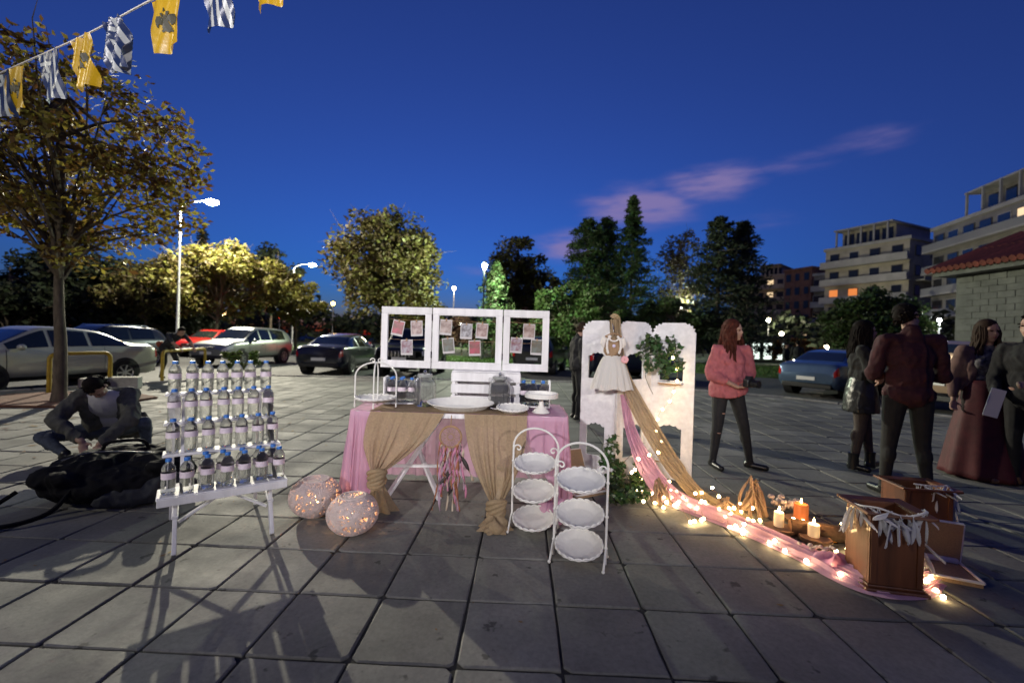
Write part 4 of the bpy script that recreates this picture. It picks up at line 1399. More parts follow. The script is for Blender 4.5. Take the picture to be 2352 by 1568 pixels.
# woman in the long burgundy skirt
H = 1.74
J = stand_joints(H)
J['ela'], J['wra'] = Vector((-.25, .02, 1.10)), Vector((-.27, -.05, .84))
J['elb'], J['wrb'] = Vector((.24, -.02, 1.08)), Vector((.12, -.22, 1.02))
p = gp(2255, 1095)
t, hp, HM, k2 = person('long haired woman in a lace top and long burgundy skirt', (p.x, p.y, 0), R(-28), H, J, dict(skin=SKIN, top=LACE, bottom=BURG, shoe=SHOE), dict(upper_arm='top'), face=(.3, -.95, -.1), fem=True)
MB().grid(lambda u, v: Vector(((.145 + .20 * v ** .8) * math.cos(u * 2 * PI) * (1 + .05 * v * math.sin(u * 2 * PI * 9)), (.12 + .18 * v ** .8) * math.sin(u * 2 * PI) * (1 + .05 * v * math.sin(u * 2 * PI * 9)), 1.07 - 1.05 * v)), 72, 20, closed=True).build('skirt', BURG, t, solid=.006)
def f(b):
    for s in 'ab':
        capsule(b, J['sh' + s], J['el' + s], .07, .062); capsule(b, J['el' + s], J['el' + s].lerp(J['wr' + s], .75), .06, .05)
    capsule(b, J['sha'], J['shb'] + Vector((0, .02, 0)), .062, .062)
    for s in (-1, 1):
        b.ell((.13 * s, .02, 1.2), (.07, .11, .24), 12, 10); b.ell((.14 * s, .04, 1.0), (.055, .10, .2), 12, 10)
garment(t, 'cardigan', CARDI, f, wrinkle=.02)
long_hair(t, hp, HAIR_BRN, 80, .40, .06, .008, .0, 8)

# person in black at the edge, holding a white envelope
H = 1.78
J = stand_joints(H)
J['ela'], J['wra'] = Vector((-.26, -.04, 1.12)), Vector((-.17, -.20, .92))
J['elb'], J['wrb'] = Vector((.26, -.03, 1.12)), Vector((.1, -.25, 1.08))
J['toa'], J['tob'] = J['toa'] + Vector((-.08, .02, 0)), J['tob'] + Vector((.05, 0, 0))
p = gp(2352, 1122)
t, hp, HM, k2 = person('person in a black jacket holding a white envelope beside the burgundy skirt', (p.x + .03, p.y, 0), R(-70), H, J, dict(skin=SKIN, top=BLACKC, bottom=BLACKC, shoe=mat('shoe_tan', (.22, .12, .05), .5)), dict(forearm='top'), face=(-.1, -1, 0))
def f(b):
    b.ell((0, 0, 1.3), (.20, .145, .21), 16, 12); b.ell((0, 0, 1.1), (.185, .14, .2), 16, 12); b.ell((0, 0, .95), (.20, .15, .16), 16, 12)
    capsule(b, J['sha'], J['shb'], .066, .066)
    for s in 'ab':
        capsule(b, J['sh' + s], J['el' + s], .072, .062); capsule(b, J['el' + s], J['el' + s].lerp(J['wr' + s], .9), .06, .045)
garment(t, 'jacket', BLACKC, f)
short_hair(t, hp, HAIR_DRK, k2, 220, 5)
ev = at(2284, 925, 4.2)
o = MB().box((0, 0, 0), (.12, .012, .28)).build('envelope', mat('paper_white', (.62, .58, .6), .7), bevel=.003)
o.location, o.rotation_euler = ev, (0, R(14), R(-15))
tag(o, 'white paper envelope held against the black jacket', 'envelope')

# dark suited man standing behind the photo frame
H = 1.72
J = stand_joints(H)
J['head'] += Vector((0, -.05, -.03))
p = gp(1308, 962)
t, hp, HM, k2 = person('man in a dark suit half hidden between photo frame and screen', (p.x + .12, p.y, 0), R(100), H, J, dict(skin=SKIN, top=BLACKC, bottom=BLACKC, shoe=SHOE), dict(forearm='top'), face=(0, -.95, -.3), voxel=.011)
def f(b):
    b.ell((0, 0, 1.25), (.205, .15, .22), 16, 12); b.ell((0, 0, 1.0), (.20, .15, .26), 16, 12)
    capsule(b, J['sha'], J['shb'], .066, .066)
    for s in 'ab':
        capsule(b, J['sh' + s], J['el' + s], .07, .06); capsule(b, J['el' + s], J['el' + s].lerp(J['wr' + s], .9), .058, .045)
garment(t, 'jacket', BLACKC, f)
short_hair(t, hp, HAIR_BRN, k2, 140, 9)

# man crouching over a dark bag
H = 1.75
J = dict(pelvis=Vector((0, .26, .27)), waist=Vector((0, .18, .38)), chest=Vector((0, .06, .54)), neck=Vector((0, -.06, .68)), head=Vector((-.01, -.15, .745)),
         sha=Vector((-.20, .02, .63)), shb=Vector((.20, .02, .63)), ela=Vector((-.33, -.16, .42)), elb=Vector((.30, -.18, .40)), wra=Vector((-.02, -.36, .23)), wrb=Vector((.13, -.38, .20)),
         hipa=Vector((-.10, .24, .24)), hipb=Vector((.10, .24, .25)), kna=Vector((-.50, -.02, .22)), knb=Vector((.40, -.14, .36)), ana=Vector((-.22, -.20, .08)), anb=Vector((.36, .05, .07)), toa=Vector((-.10, -.28, .03)), tob=Vector((.38, -.13, .02)))
p = at(228, 1040, 4.55)
t, hp, HM, k2 = person('dark haired man in a grey jacket crouching over the black bag', (p.x, 4.6, 0), R(20), H, J, dict(skin=SKIN, top=WHITES, bottom=JEAN_BLUE, shoe=SHOE), dict(), face=(.05, -.3, -.95),
                       hands={'a': ((.3, -.3, -.7), (.2, -.6, 0)), 'b': ((-.3, -.3, -.7), (-.2, -.6, 0))}, build=1.04)
def f(b):
    for s, sx in (('a', -1), ('b', 1)):
        capsule(b, J['sh' + s] + Vector((0, .02, .01)), J['el' + s], .09, .078); capsule(b, J['el' + s], J['el' + s].lerp(J['wr' + s], .85), .075, .055)
        capsule(b, Vector((.15 * sx, .03, .58)), Vector((.17 * sx, .16, .30)), .085, .10)
    capsule(b, J['sha'] + Vector((0, .05, .0)), J['shb'] + Vector((0, .05, 0)), .085, .085)
    b.ell((0, .17, .50), (.22, .12, .20), 14, 10); b.ell((0, .27, .32), (.24, .12, .2), 14, 10)
    for q in range(9):
        x = -.24 + .06 * q
        b.tube([(x, .25, .4), (x * 1.1, .33, .25), (x * 1.15, .37, .09)], [.03, .04, .03], 6)
garment(t, 'jacket', GREYJ, f)
short_hair(t, hp, HAIR_DRK, k2, 260, 12)
# the bag
b0 = gp(215, 1160)
t = thing('holdall_bag', 'big slouched black holdall lying open in front of the crouching man', 'bag', (b0.x + .02, b0.y + .22, 0), R(30))
BAGM = mat('bag_black', (.007, .007, .009), .9, spec=.2, var=.4, scale=10, bump=.7, bscale=7)
def f(b):
    r = random.Random(3)
    b.ell((0, 0, .15), (.50, .40, .15), 20, 10); b.ell((-.18, .05, .24), (.28, .30, .13), 16, 10); b.ell((.2, .05, .22), (.26, .30, .13), 16, 10); b.ell((0, .15, .28), (.3, .2, .09), 14, 10)
    for k in range(9):
        a = r.uniform(0, 2 * PI)
        b.ell((.42 * math.cos(a), .32 * math.sin(a), r.uniform(.05, .26)), (r.uniform(.08, .16), r.uniform(.06, .12), r.uniform(.03, .07)), 10, 8, (r.gauss(0, .3), r.gauss(0, .3), r.uniform(0, 3)))
garment(t, 'bag_body', BAGM, f, .014, 4, .04)
MB().tube(cat_spline([(-.5, -.30, .2), (-.66, -.42, .06), (-.5, -.5, .03), (-.3, -.42, .06), (-.2, -.3, .2)], 20), .016, 6).build('strap', BAGM, t)
MB().tube(cat_spline([(-.15, .1, .36), (-.1, .05, .43), (.1, .05, .43), (.15, .1, .35)], 14), .014, 6).build('handle', BAGM, t)
MB().tube(cat_spline([(-.36, -.02, .33), (-.18, -.02, .375), (.1, -.02, .35), (.36, -.02, .3)], 20), .007, 5).build('zip', mat('zip_grey', (.12, .12, .13), .4, metal=.6), t)
def f(b):
    b.ell((.34, -.30, .11), (.20, .06, .11), 14, 10, (0, 0, .35)); b.ell((.1, -.36, .08), (.22, .05, .08), 14, 10)
garment(t, 'side_pocket', mat('bag_slate', (.02, .023, .032), .7, bump=.5, bscale=8), f, .012)

# person leaning over a scooter by the parked cars
H = 1.72
J = dict(pelvis=Vector((0, .25, .88)), waist=Vector((0, .16, .99)), chest=Vector((0, -.02, 1.12)), neck=Vector((0, -.22, 1.24)), head=Vector((0, -.33, 1.29)), sha=Vector((-.2, -.12, 1.2)), shb=Vector((.2, -.12, 1.2)),
         ela=Vector((-.24, -.34, 1.0)), elb=Vector((.24, -.34, 1.0)), wra=Vector((-.18, -.55, .86)), wrb=Vector((.18, -.55, .86)), hipa=Vector((-.1, .25, .85)), hipb=Vector((.1, .25, .85)), kna=Vector((-.14, .1, .46)), knb=Vector((.14, .05, .46)),
         ana=Vector((-.14, .25, .08)), anb=Vector((.14, .15, .08)), toa=Vector((-.15, .1, .03)), tob=Vector((.15, 0, .03)))
p = gp(396, 868)
t, hp, HM, k2 = person('person in dark clothes bending forward between the cream sedan and the silver car', (p.x, p.y, 0), R(70), H, J, dict(skin=SKIN, top=mat('tee_slate', (.03, .034, .042), .9), bottom=JEAN_BLK, shoe=SHOE), {}, face=(0, -.8, -.6), voxel=.012)
short_hair(t, hp, HAIR_DRK, k2, 120, 14)
def f(b):
    b.ell((0, .12, 1.22), (.15, .2, .1), 14, 10, (R(-38), 0, 0))
garment(t, 'waist_bag', mat('bag_orange', (.30, .06, .02), .7), lambda b: b.ell((-.1, .38, .93), (.12, .07, .09), 12, 8), .015)
# two dark figures beyond the blue sedan
for q, (x, Y, hh, lab, rz) in enumerate(((1806, 21, 1.66, 'dark silhouetted passer-by with a short coat beyond the blue sedan', 40), (1832, 20, 1.80, 'taller dark silhouetted passer-by beyond the blue sedan', 150))):
    J = stand_joints(hh)
    p = at(x, 800, Y)
    t, hp, HM, k2 = person(lab, (p.x, Y, -.12), R(rz), hh, J, dict(skin=SKIN, top=BLACKC, bottom=BLACKC, shoe=SHOE), dict(forearm='top'), voxel=.02)
    short_hair(t, hp, HAIR_DRK, k2, 60, 20 + q)
    garment(t, 'coat', BLACKC, lambda b: (b.ell((0, 0, hh * .70), (.21, .16, .25), 12, 10), b.ell((0, 0, hh * .56), (.21, .17, .22), 12, 10)), .02)
# ------------------------------------------------------------------ party things
WPAINT = mat('white_painted_wood', (.78, .77, .78), .6, var=.10, scale=16, bump=.35, stretch=(1, 1, .15), obvar=.05)
WMETAL = mat('white_enamel', (.78, .77, .73), .4, var=.04, scale=20)
PINKT = mat('tulle_pink', (.74, .42, .58), .8, transl=.3, thin=.26)
PINKT2 = mat('tulle_pink_dense', (.76, .46, .62), .8, transl=.3, thin=.12, var=.12, scale=12)
BURL = mat('burlap_gauze', (.42, .31, .185), .9, var=.12, scale=60, transl=.2, thin=.10, bump=.5, bscale=160)
BURL2 = mat('burlap_board', (.33, .22, .13), .95, var=.15, scale=90, bump=.6, bscale=200)
WATER = mat('bottled_water', (1, 1, 1), .015, trans=1, ior=1.2, coat=1, transl=.08)
CAPB = mat('bottle_cap_blue', (.02, .16, .55), .4)
LABP = mat('bottle_label_pink', (.74, .64, .71), .5, var=.12, scale=30)
GLASSJ = mat('jar_glass', (1, 1, 1), .03, trans=.93, ior=1.08, coat=1)
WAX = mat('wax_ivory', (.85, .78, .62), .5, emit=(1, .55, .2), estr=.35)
FLAME = mat('flame', (1, .7, .3), .5, emit=(1, .62, .22), estr=60)
TWIG = mat('driftwood', (.30, .2, .13), .85, var=.35, scale=22, bump=.6, stretch=(1, 1, .3))
WOODB = mat('wood_reddish_brown', (.135, .045, .016), .5, var=.4, scale=6, bump=.35, stretch=(1.4, 1.4, .18), coat=.2)
IVY = mat('ivy_leaf', (.045, .10, .03), .45, island=.45, transl=.2)

# ---- bottle
proto = thing('water_bottle', 'small water bottle', 'water bottle', (0, 0, -50), 0)
MB().lathe([(0, .004), (.024, 0), (.0315, .006), (.0325, .02), (.031, .035), (.0325, .05), (.0325, .125), (.030, .14), (.0325, .15), (.031, .165), (.022, .185), (.0135, .197), (.0125, .203), (0, .203)], n=18, sx=1.16, sy=1.16).build('bottle_body', WATER, proto)
MB().lathe([(.0, .222), (.0135, .222), (.0148, .219), (.0148, .203), (.0, .2025)], n=18, sx=1.16, sy=1.16).build('cap', CAPB, proto)
MB().lathe([(.0331, .098), (.0331, .136), (.0326, .136)], n=18, sx=1.16, sy=1.16).build('label_band', LABP, proto)
made = [0]
def bottle(loc, label, group, rz=0):
    o = proto if made[0] == 0 else copy_tree(proto)
    made[0] = 1
    o.location, o.rotation_euler = loc, (0, 0, rz)
    o['label'], o['group'] = label, group
    return o

# ---- stepped bottle stand
SO, SE, SN = Vector((-2.11, 2.6, 0)), Vector((.798, .602, 0)), Vector((-.602, .798, 0))
def sp(e, d, z): return SO + SE * e + SN * d + Vector((0, 0, z))
st_ = thing('bottle_stand', 'white stepped wooden stand with four shelves of water bottles', 'stand', SO)
st_o = SO.copy()
SR = Matrix((SE, SN, Vector((0, 0, 1)))).transposed()
def stb(b, nm, bev=.004):
    b.v = [tuple(Vector(v) - st_o) for v in b.v]
    return b.build(nm, WPAINT, st_, smooth=False, bevel=bev)
SH = [(.10, .335, -.02, .70, .20), (.25, .553, .0, .68, .13), (.375, .735, .0, .665, .12), (.50, .918, .0, .65, .12)]
for (d, z, e0, e1, wd) in SH:
    stb(MB().box(sp((e0 + e1) / 2, d, z), (e1 - e0, wd, .018), SR), 'shelf')
stb(MB().box(sp(.34, -.008, .315), (.71, .016, .05), SR), 'front_rail')
for e in (.075, .60):
    stb(MB().bar(sp(e, -.06, 0), sp(e, .13, .33), .055, .024, SE), 'front_leg')
    stb(MB().bar(sp(e + .03, .05, .31), sp(e + .03, .50, .91), .045, .022, SE), 'stringer')
    stb(MB().bar(sp(e - .03, .46, .90), sp(e - .03, .60, 0), .045, .022, SE), 'back_leg')
    stb(MB().bar(sp(e, .02, .2), sp(e, .55, .26), .035, .018), 'side_brace')
stb(MB().bar(sp(.09, .06, .16), sp(.34, .10, .30), .03, .016), 'cross_brace')
stb(MB().bar(sp(.58, .06, .16), sp(.34, .11, .30), .03, .016), 'cross_brace')
for row, (d, z, e0, e1, wd) in enumerate(SH):
    nm = ('lowest', 'second lowest', 'third', 'top')[row]
    n = 7
    for k in range(n):
        e = e0 + .05 + (e1 - e0 - .10) * k / (n - 1) * (1 if row else 1) + rnd.gauss(0, .005)
        bottle(sp(e, d - (.035 if row == 0 else 0) + rnd.gauss(0, .006), z + .0095), 'water bottle with pink label standing on the %s shelf of the white stand' % nm, 'bottles on the %s shelf' % nm, rnd.uniform(0, 6))
    if row == 0:
        for k in range(5):
            bottle(sp(.24 + k * .095 + rnd.gauss(0, .006), d + .05, z + .0095), 'water bottle standing in the back row of the lowest shelf of the white stand', 'back row bottles on the lowest shelf', rnd.uniform(0, 6))

# ---- twine globe lanterns with candles
def globe(c, r, hh, label, seed, e):
    rr = random.Random(seed)
    t = thing('globe_lantern', label, 'lantern', c)
    b = MB()
    for k in range(72):
        ax = Vector((rr.gauss(0, 1), rr.gauss(0, 1), rr.gauss(0, .8))).normalized()
        x = ax.orthogonal().normalized()
        y = ax.cross(x)
        off = rr.uniform(-.55, .55)
        q = math.sqrt(1 - off * off)
        pts = []
        for i in range(30):
            a = i / 30 * 2 * PI
            v = ax * off + (x * math.cos(a) + y * math.sin(a)) * q
            v = v * (1 + rr.gauss(0, .006))
            if v.z > .86: v.z = .86 - (v.z - .86) * .4
            pts.append((v.x * r, v.y * r, max(.004, hh + v.z * hh)))
        b.tube(pts, rr.uniform(.0038, .0066), 6, closed=True)
    b.build('twine_shell', mat('twine_pale', (.72, .60, .56), .85, var=.12, scale=30, transl=.15), t)
    ring = [(r * .5 * math.cos(a), r * .5 * math.sin(a), hh * 1.865) for a in np.linspace(0, 2 * PI, 30, endpoint=False)]
    MB().tube(ring, .007, 6, closed=True).build('rim', MATS['twine_pale'], t)
    cz = .10
    MB().lathe([(0, .012), (.036, .012), (.036, cz), (.03, cz + .003), (.006, cz - .004), (0, cz - .004)], n=18).build('candle', WAX, t)
    MB().lathe([(0, cz), (.008, cz + .012), (.0085, cz + .022), (.004, cz + .038), (0, cz + .047)], n=10).build('flame', FLAME, t)
    light('candle_light', 'POINT', (0, 0, cz + .03), e, (1, .55, .25), t, .02)
g1 = gp(795, 1240)
globe((g1.x, g1.y + .11, 0), .168, .138, 'pale twine globe lantern with a lit candle, standing in front of its twin', 3, 2.4)
g2 = gp(712, 1198)
globe((g2.x - .02, g2.y + .12, 0), .182, .146, 'pale twine globe lantern with a lit candle, tucked between bottle stand and its twin', 4, 2.2)

# ---- dessert table
TX0, TX1, TY0, TY1, TZ = -1.30, .47, 3.5, 4.12, .75
t = thing('trestle_table', 'white folding table under the pink tulle and burlap', 'table', ((TX0 + TX1) / 2, (TY0 + TY1) / 2, 0))
MB().box((0, 0, TZ - .02), (TX1 - TX0, TY1 - TY0, .04)).build('tabletop', WPAINT, t, smooth=False, bevel=.005)
for sx in (-.36, .52):
    for k, (x0, x1) in enumerate(((-.24, .20), (.20, -.24))):
        MB().bar((sx + x0, -.44 + .25 * k, 0), (sx + x1 * .9, .22 - .1 * k, TZ - .045), .04, .025).build('leg', WPAINT, t, smooth=False, bevel=.003)
    MB().bar((sx - .2, -.2, .28), (sx + .2, -.17, .28), .03, .02).build('stretcher', WPAINT, t, smooth=False)
def pleat(u, n, a, ph=0):
    u += .07 * mnoise.noise(Vector((u * 5, ph * 1.7, n))) + .02 * mnoise.noise(Vector((u * 17, ph, 3)))
    a *= .75 + .9 * mnoise.noise(Vector((u * 6 + 9, ph * .6, n)))
    return a * (math.sin(u * n * 2 * PI + ph) + .4 * math.sin(u * n * 4.6 * PI + 1.3 + ph))
t = thing('tablecloth', 'sheer pink tulle cloth falling over both ends of the dessert table', 'tablecloth', (0, 0, 0))
MB().grid(lambda u, v: Vector((TX0 - .006 + (TX1 - TX0 + .012) * u, TY0 - .006 + (TY1 - TY0 + .012) * v, TZ + .004 + .002 * math.sin(u * 31 + v * 7))), 30, 12).build('cloth_top', PINKT2, t)
# left end: round the corner and down to the floor
def drop(path, n, amp, z1, nm, flare=.05, seed=0, cut=None):
    P = cat_spline([(*q, 0) for q in path], 60)
    cx, cy = (TX0 + TX1) / 2, (TY0 + TY1) / 2
    def f(u, v):
        k = u * 60
        i = min(int(k), 59)
        q = P[i].lerp(P[i + 1], k - i)
        tg = (P[i + 1] - P[i]).normalized()
        nr = Vector((tg.y, -tg.x, 0))
        zb = z1 if cut is None else cut(u)
        z = TZ + .004 - (TZ - zb) * v
        off = (pleat(u, n, amp, seed) + amp) * min(1, v * 2.2) + flare * v * v
        return Vector((q.x + nr.x * off, q.y + nr.y * off, max(.006, z + .004 * math.sin(u * 40))))
    MB().grid(f, 120, 22).build(nm, PINKT, t)
drop([(TX0 + .25, TY0 - .012), (TX0 + .06, TY0 - .012), (TX0 - .012, TY0 + .05), (TX0 - .012, TY1 - .05), (TX0 + .05, TY1 + .012)][::-1], 11, .018, .01, 'end_drop', .07)
drop([(TX1 - .05, TY1 + .012), (TX1 + .012, TY1 - .05), (TX1 + .012, TY0 + .05), (TX1 - .05, TY0 - .012), (TX1 - .33, TY0 - .012)][::-1], 10, .016, .01, 'end_drop', .04, 2, cut=lambda u: .02 if u > .25 else .02 + (.25 - u) * 2.2)
drop([(TX1 - .03, TY1 + .014), (-.4, TY1 + .014), (TX0 + .03, TY1 + .014)], 16, .012, .02, 'back_drop', .03, 4)
def lump(c, r, n, seed, b=None):
    rr = random.Random(seed)
    b = b or MB()
    for k in range(n):
        b.grid(lambda u, v, a=rr.uniform(0, 6), q=rr.uniform(.5, 1), h=rr.uniform(.4, 1): Vector((c[0] + r[0] * q * math.cos(u * PI * 1.6 + a) * math.sin(v * PI * .62 + .15) * (1 + .16 * math.sin(u * 19 + a)),
              c[1] + r[1] * q * math.sin(u * PI * 1.6 + a) * math.sin(v * PI * .62 + .15) * (1 + .16 * math.sin(u * 23 + a)), max(.004, r[2] * h * math.cos(v * PI * .5) * (1 + .2 * math.sin(u * 17 + a * 3))))), 30, 10)
    return b
pl = gp(815, 1140)
lump((pl.x + .02, pl.y + .06, 0), (.12, .10, .19), 5, 3).build('floor_pool', PINKT, t)
pl = gp(1262, 1212)
lump((pl.x + .02, pl.y + .12, 0), (.14, .12, .17), 5, 5).build('floor_pool', PINKT, t)

t = thing('burlap_runner', 'sheer tan burlap runner knotted into two swags on the dessert table', 'table runner', (0, 0, 0))
MB().grid(lambda u, v: Vector((-1.14 + 1.29 * u, TY0 - .014 + .44 * v, TZ + .0085 + .002 * math.sin(u * 50 + v * 20))), 40, 14).build('runner_top', BURL, t)
def swag(x0, x1, K, tail_z, nm, yb, floor):
    def f(u, v):
        x = x0 + (x1 - x0) * u
        T = Vector((x, TY0 - .02, TZ + .006))
        B = Vector((K[0] + (u - .5) * .09, K[1], K[2] + .02))
        q = T.lerp(B, v)
        bel = math.sin(v * PI) * .5 + v * .3
        q.x += (u - .45) * .20 * math.sin(v * PI) * abs(x1 - x0)
        q.y += -bel * .03 + pleat(u, 6, .011) * (.25 + min(1, v * 1.5)) - .006 * math.sin(v * 14 + u * 9)
        q.z -= .05 * math.sin(v * PI) * math.sin(u * PI)
        return q
    MB().grid(f, 80, 26).build('swag', BURL, t)
    b = MB()
    for k in range(5):
        a = k * .7
        pts = [Vector((K[0] + .055 * math.cos(q + a) * (1 + .15 * math.sin(2 * q)), K[1] + .05 * math.sin(q + a), K[2] - .02 + (k - 2) * .018 + .03 * math.sin(q + a * 2))) for q in np.linspace(0, 2 * PI, 18, endpoint=False)]
        b.tube(pts, .020, 8, closed=True)
    b.ell((K[0], K[1], K[2] - .02), (.05, .048, .065), 12, 10)
    b.build('knot', BURL, t)
    fx, fy = floor
    def g(u, v):
        a = u * 2 * PI
        r = .038 + .065 * v ** 1.2
        r *= 1 + .22 * math.sin(a * 7 + v * 2) * (.3 + v)
        cz = K[2] - .05 + (tail_z - K[2] + .05) * v
        return Vector((K[0] + (fx - K[0]) * v + r * math.cos(a) * 1.05, K[1] + (fy - K[1]) * v + r * math.sin(a) * .8, max(.006, cz)))
    MB().grid(g, 60, 14, closed=True).build('tail', BURL, t)
kl, kr = at(866, 1090, 3.36), at(1140, 1160, 3.16)
fl, fr_ = gp(872, 1180), gp(1135, 1225)
swag(-1.13, -.53, kl, .01, 'swag', 0, (fl.x, fl.y + .06))
swag(-.37, .14, kr, .01, 'swag', 0, (fr_.x, fr_.y + .05))
lump((fr_.x, fr_.y + .05, 0), (.13, .11, .10), 5, 9).build('floor_pool', BURL, t)

# ---- dream catcher hanging at the table front
dc = at(1035, 1003, 3.42)
t = thing('dream_catcher', 'dream catcher with pink and brown ribbons hanging between the two swags', 'dream catcher', dc)
R0 = .085
TAN = mat('raffia_tan', (.36, .22, .12), .85, var=.2, scale=30)
MB().tube([(R0 * math.cos(a), 0, R0 * math.sin(a)) for a in np.linspace(0, 2 * PI, 36, endpoint=False)], .009, 7, closed=True).build('hoop', TAN, t)
b = MB()
for k in range(12):
    a, c = k * PI / 6, (k + 5) * PI / 6
    b.tube([(R0 * math.cos(a), 0, R0 * math.sin(a)), (R0 * math.cos(c), .002, R0 * math.sin(c))], .0016, 4)
b.build('web', TAN, t)
MB().tube([(0, 0, R0), (0, .02, dc.z * 0 + TZ - dc.z)], .004, 5).build('hanging_cord', TAN, t)
RIB = [mat('ribbon_pink', (.70, .30, .46), .6, transl=.3), mat('ribbon_lilac', (.55, .40, .50), .6, transl=.3), mat('ribbon_rust', (.33, .13, .06), .7), mat('ribbon_cream', (.68, .58, .46), .7, transl=.3), mat('feather_dark', (.03, .024, .022), .6)]
rr = random.Random(5)
for k in range(26):
    x0 = -R0 * .95 + 2 * R0 * .95 * k / 25
    z0 = -math.sqrt(max(0, R0 ** 2 - x0 ** 2))
    L = rr.uniform(.32, .56) if k % 3 else rr.uniform(.2, .34)
    w_ = rr.uniform(.012, .024)
    m_ = RIB[(0, 2, 1, 3, 0, 1, 2)[k % 7]]
    ph, dx = rr.uniform(0, 6), rr.gauss(0, .03) + x0 * .35
    MB().grid(lambda u, v: Vector((x0 + dx * u + (v - .5) * w_ * math.cos(u * 9 + ph) + .010 * math.sin(u * 8 + ph), -.012 - .02 * u + (v - .5) * w_ * math.sin(u * 9 + ph) + .008 * math.cos(u * 11 + ph), z0 - L * u)), 26, 1).build('ribbon', m_, t, solid=.0012)
def feather_mesh(L, W, m, name='feather'):
    b = MB()
    b.tube([(0, 0, 0), (0, 0, -L * .5), (0, .004, -L)], [.0025, .002, .0006], 5)
    for s in (-1, 1):
        b.grid(lambda u, v: Vector((s * W * v * math.sin(min(1, u * 1.05) * PI) ** .6 * (1 + .08 * math.sin(u * 60)), .012 * v * v * (1 if s > 0 else .6), -L * (.12 + .88 * u) - .02 * v)), 22, 3)
    return b.mesh(name, m)
fm = feather_mesh(.14, .018, RIB[4])
for k, (x, z) in enumerate(((.075, -.12), (-.055, -.20), (.03, -.26), (.05, -.33), (.09, -.06))):
    o = link('feather', fm, t)
    o.location, o.rotation_euler = (x, -.03, z), (.1, rr.gauss(0, .35), rr.gauss(0, .4))

# ---- scalloped plates and wire stands
def plate_mesh(r, name='plate', sx=1, sy=1, deep=.03, n=144, sc=20):
    def wob(a, q, z): return 1 + (.035 * abs(math.sin(a * sc / 2)) - .015) * max(0, (q / r - .8) / .2)
    return MB().lathe([(0, .0), (r * .55, 0), (r * .66, .004), (r * .90, deep * .8), (r, deep), (r * .995, deep + .006), (r * .9, deep * .85 + .006), (r * .66, .010), (r * .55, .006), (0, .006)], n=n, sx=sx, sy=sy, wob=wob).mesh(name, WMETAL)
PM = plate_mesh(.150)
BEAD = MB().tube([(.147 * math.cos(a), .147 * math.sin(a), .034 + .009 * abs(math.sin(a * 10))) for a in np.linspace(0, 2 * PI, 160, endpoint=False)], .006, 5, closed=True).mesh('scalloped_rim', WMETAL)
def tier_stand(c, rz, zs, top, label, tilt=.05):
    t = thing('tier_stand', label, 'plate stand', c, rz)
    W = .165
    b = MB()
    arc = [(-W, 0, .0), (-W, 0, .2), (-W, 0, top - .14)] + [(-W * math.cos(a), 0, top - .14 + .14 * math.sin(a)) for a in np.linspace(.15, PI - .15, 18)] + [(W, 0, top - .14), (W, 0, .2), (W, 0, 0)]
    b.tube(arc, .0075, 7)
    for s in (-1, 1):
        b.tube(cat_spline([(W * s, .09, 0), (W * s, .06, .05), (W * s, 0, .10), (W * s, -.06, .05), (W * s, -.11, 0)], 16), .007, 7)
        b.ell((W * s, -.11, .008), .011, 8, 6)
        b.ell((W * s, .09, .008), .011, 8, 6)
    b.build('wire_frame', WMETAL, t)
    for s in (-1, 1):
        pts = [((W - .035 + (.032 - .0022 * k) * math.cos(k * .52) * 1) * s, 0, top - .155 + (.030 - .0021 * k) * math.sin(k * .52)) for k in range(13)]
        MB().tube(pts, .0055, 6).build('scroll', WMETAL, t)
    for z in zs:
        o = link('plate', PM, t)
        o.location, o.rotation_euler = (0, -.01, z), (tilt + .16, 0, 0)
        link('scalloped_rim', BEAD, o)
        for s in (-1, 1): MB().ell((W * s, 0, z + .03), .012, 8, 6).build('clip', WMETAL, t)
tier_stand((.462, 2.70, 0), R(-19), (.07, .265, .475), .735, 'white wire stand of three scalloped plates, the one standing forward on the pavers')
tier_stand((.195, 3.10, 0), R(-15), (.06, .255, .455), .735, 'white wire stand of three scalloped plates, set back against the dessert table')
# single plate with hoop handle on the table
c = at(862, 935, 3.66)
t = thing('hoop_plate_stand', 'white scalloped plate under a wire hoop handle on the dessert table', 'plate stand', (c.x, 3.66, TZ + .011), R(8))
o = link('plate', PM, t)
o.location, o.scale = (0, 0, .045), (1.12, 1.12, 1)
link('scalloped_rim', BEAD, o)
for q in range(2):
    W = .17 if q == 0 else .1
    b = MB().tube([(-W, .0, 0), (-W, 0, .24)] + [(-W * math.cos(a), 0, .26 + .12 * math.sin(a)) for a in np.linspace(.1, PI - .1, 16)] + [(W, 0, .24), (W, 0, 0)], .0065, 7)
    o = b.build('hoop', WMETAL, t)
    o.rotation_euler = (0, 0, q * PI / 2)
for s in (-1, 1):
    MB().tube([((.028 + (.024 - .0017 * k) * math.cos(k * .52)) * s, 0, .395 + (.024 - .0017 * k) * math.sin(k * .52)) for k in range(13)], .0045, 6).build('scroll', WMETAL, t)
# oval tray
c = at(1057, 935, 3.64)
o = MB().lathe([(0, .0), (.17, 0), (.20, .006), (.26, .048), (.285, .058), (.284, .064), (.255, .054), (.2, .012), (.17, .006), (0, .006)], n=120, sy=.62, wob=lambda a, q, z: 1 + .012 * math.sin(a * 44) * max(0, (q - .2) / .085)).mesh('oval_tray', WMETAL)
t = link('oval_tray', o)
t.location, t.rotation_euler = (c.x, 3.67, TZ + .012), (.10, 0, 0)
tag(t, 'large oval white tray with a ribbed rim in the middle of the dessert table', 'tray')
for k in range(36):
    a = k / 36 * 2 * PI
    o = MB().bar((.215 * math.cos(a), .215 * .62 * math.sin(a), .018), (.27 * math.cos(a), .27 * .62 * math.sin(a), .058), .006, .006).build('rib', WMETAL, t, smooth=False)
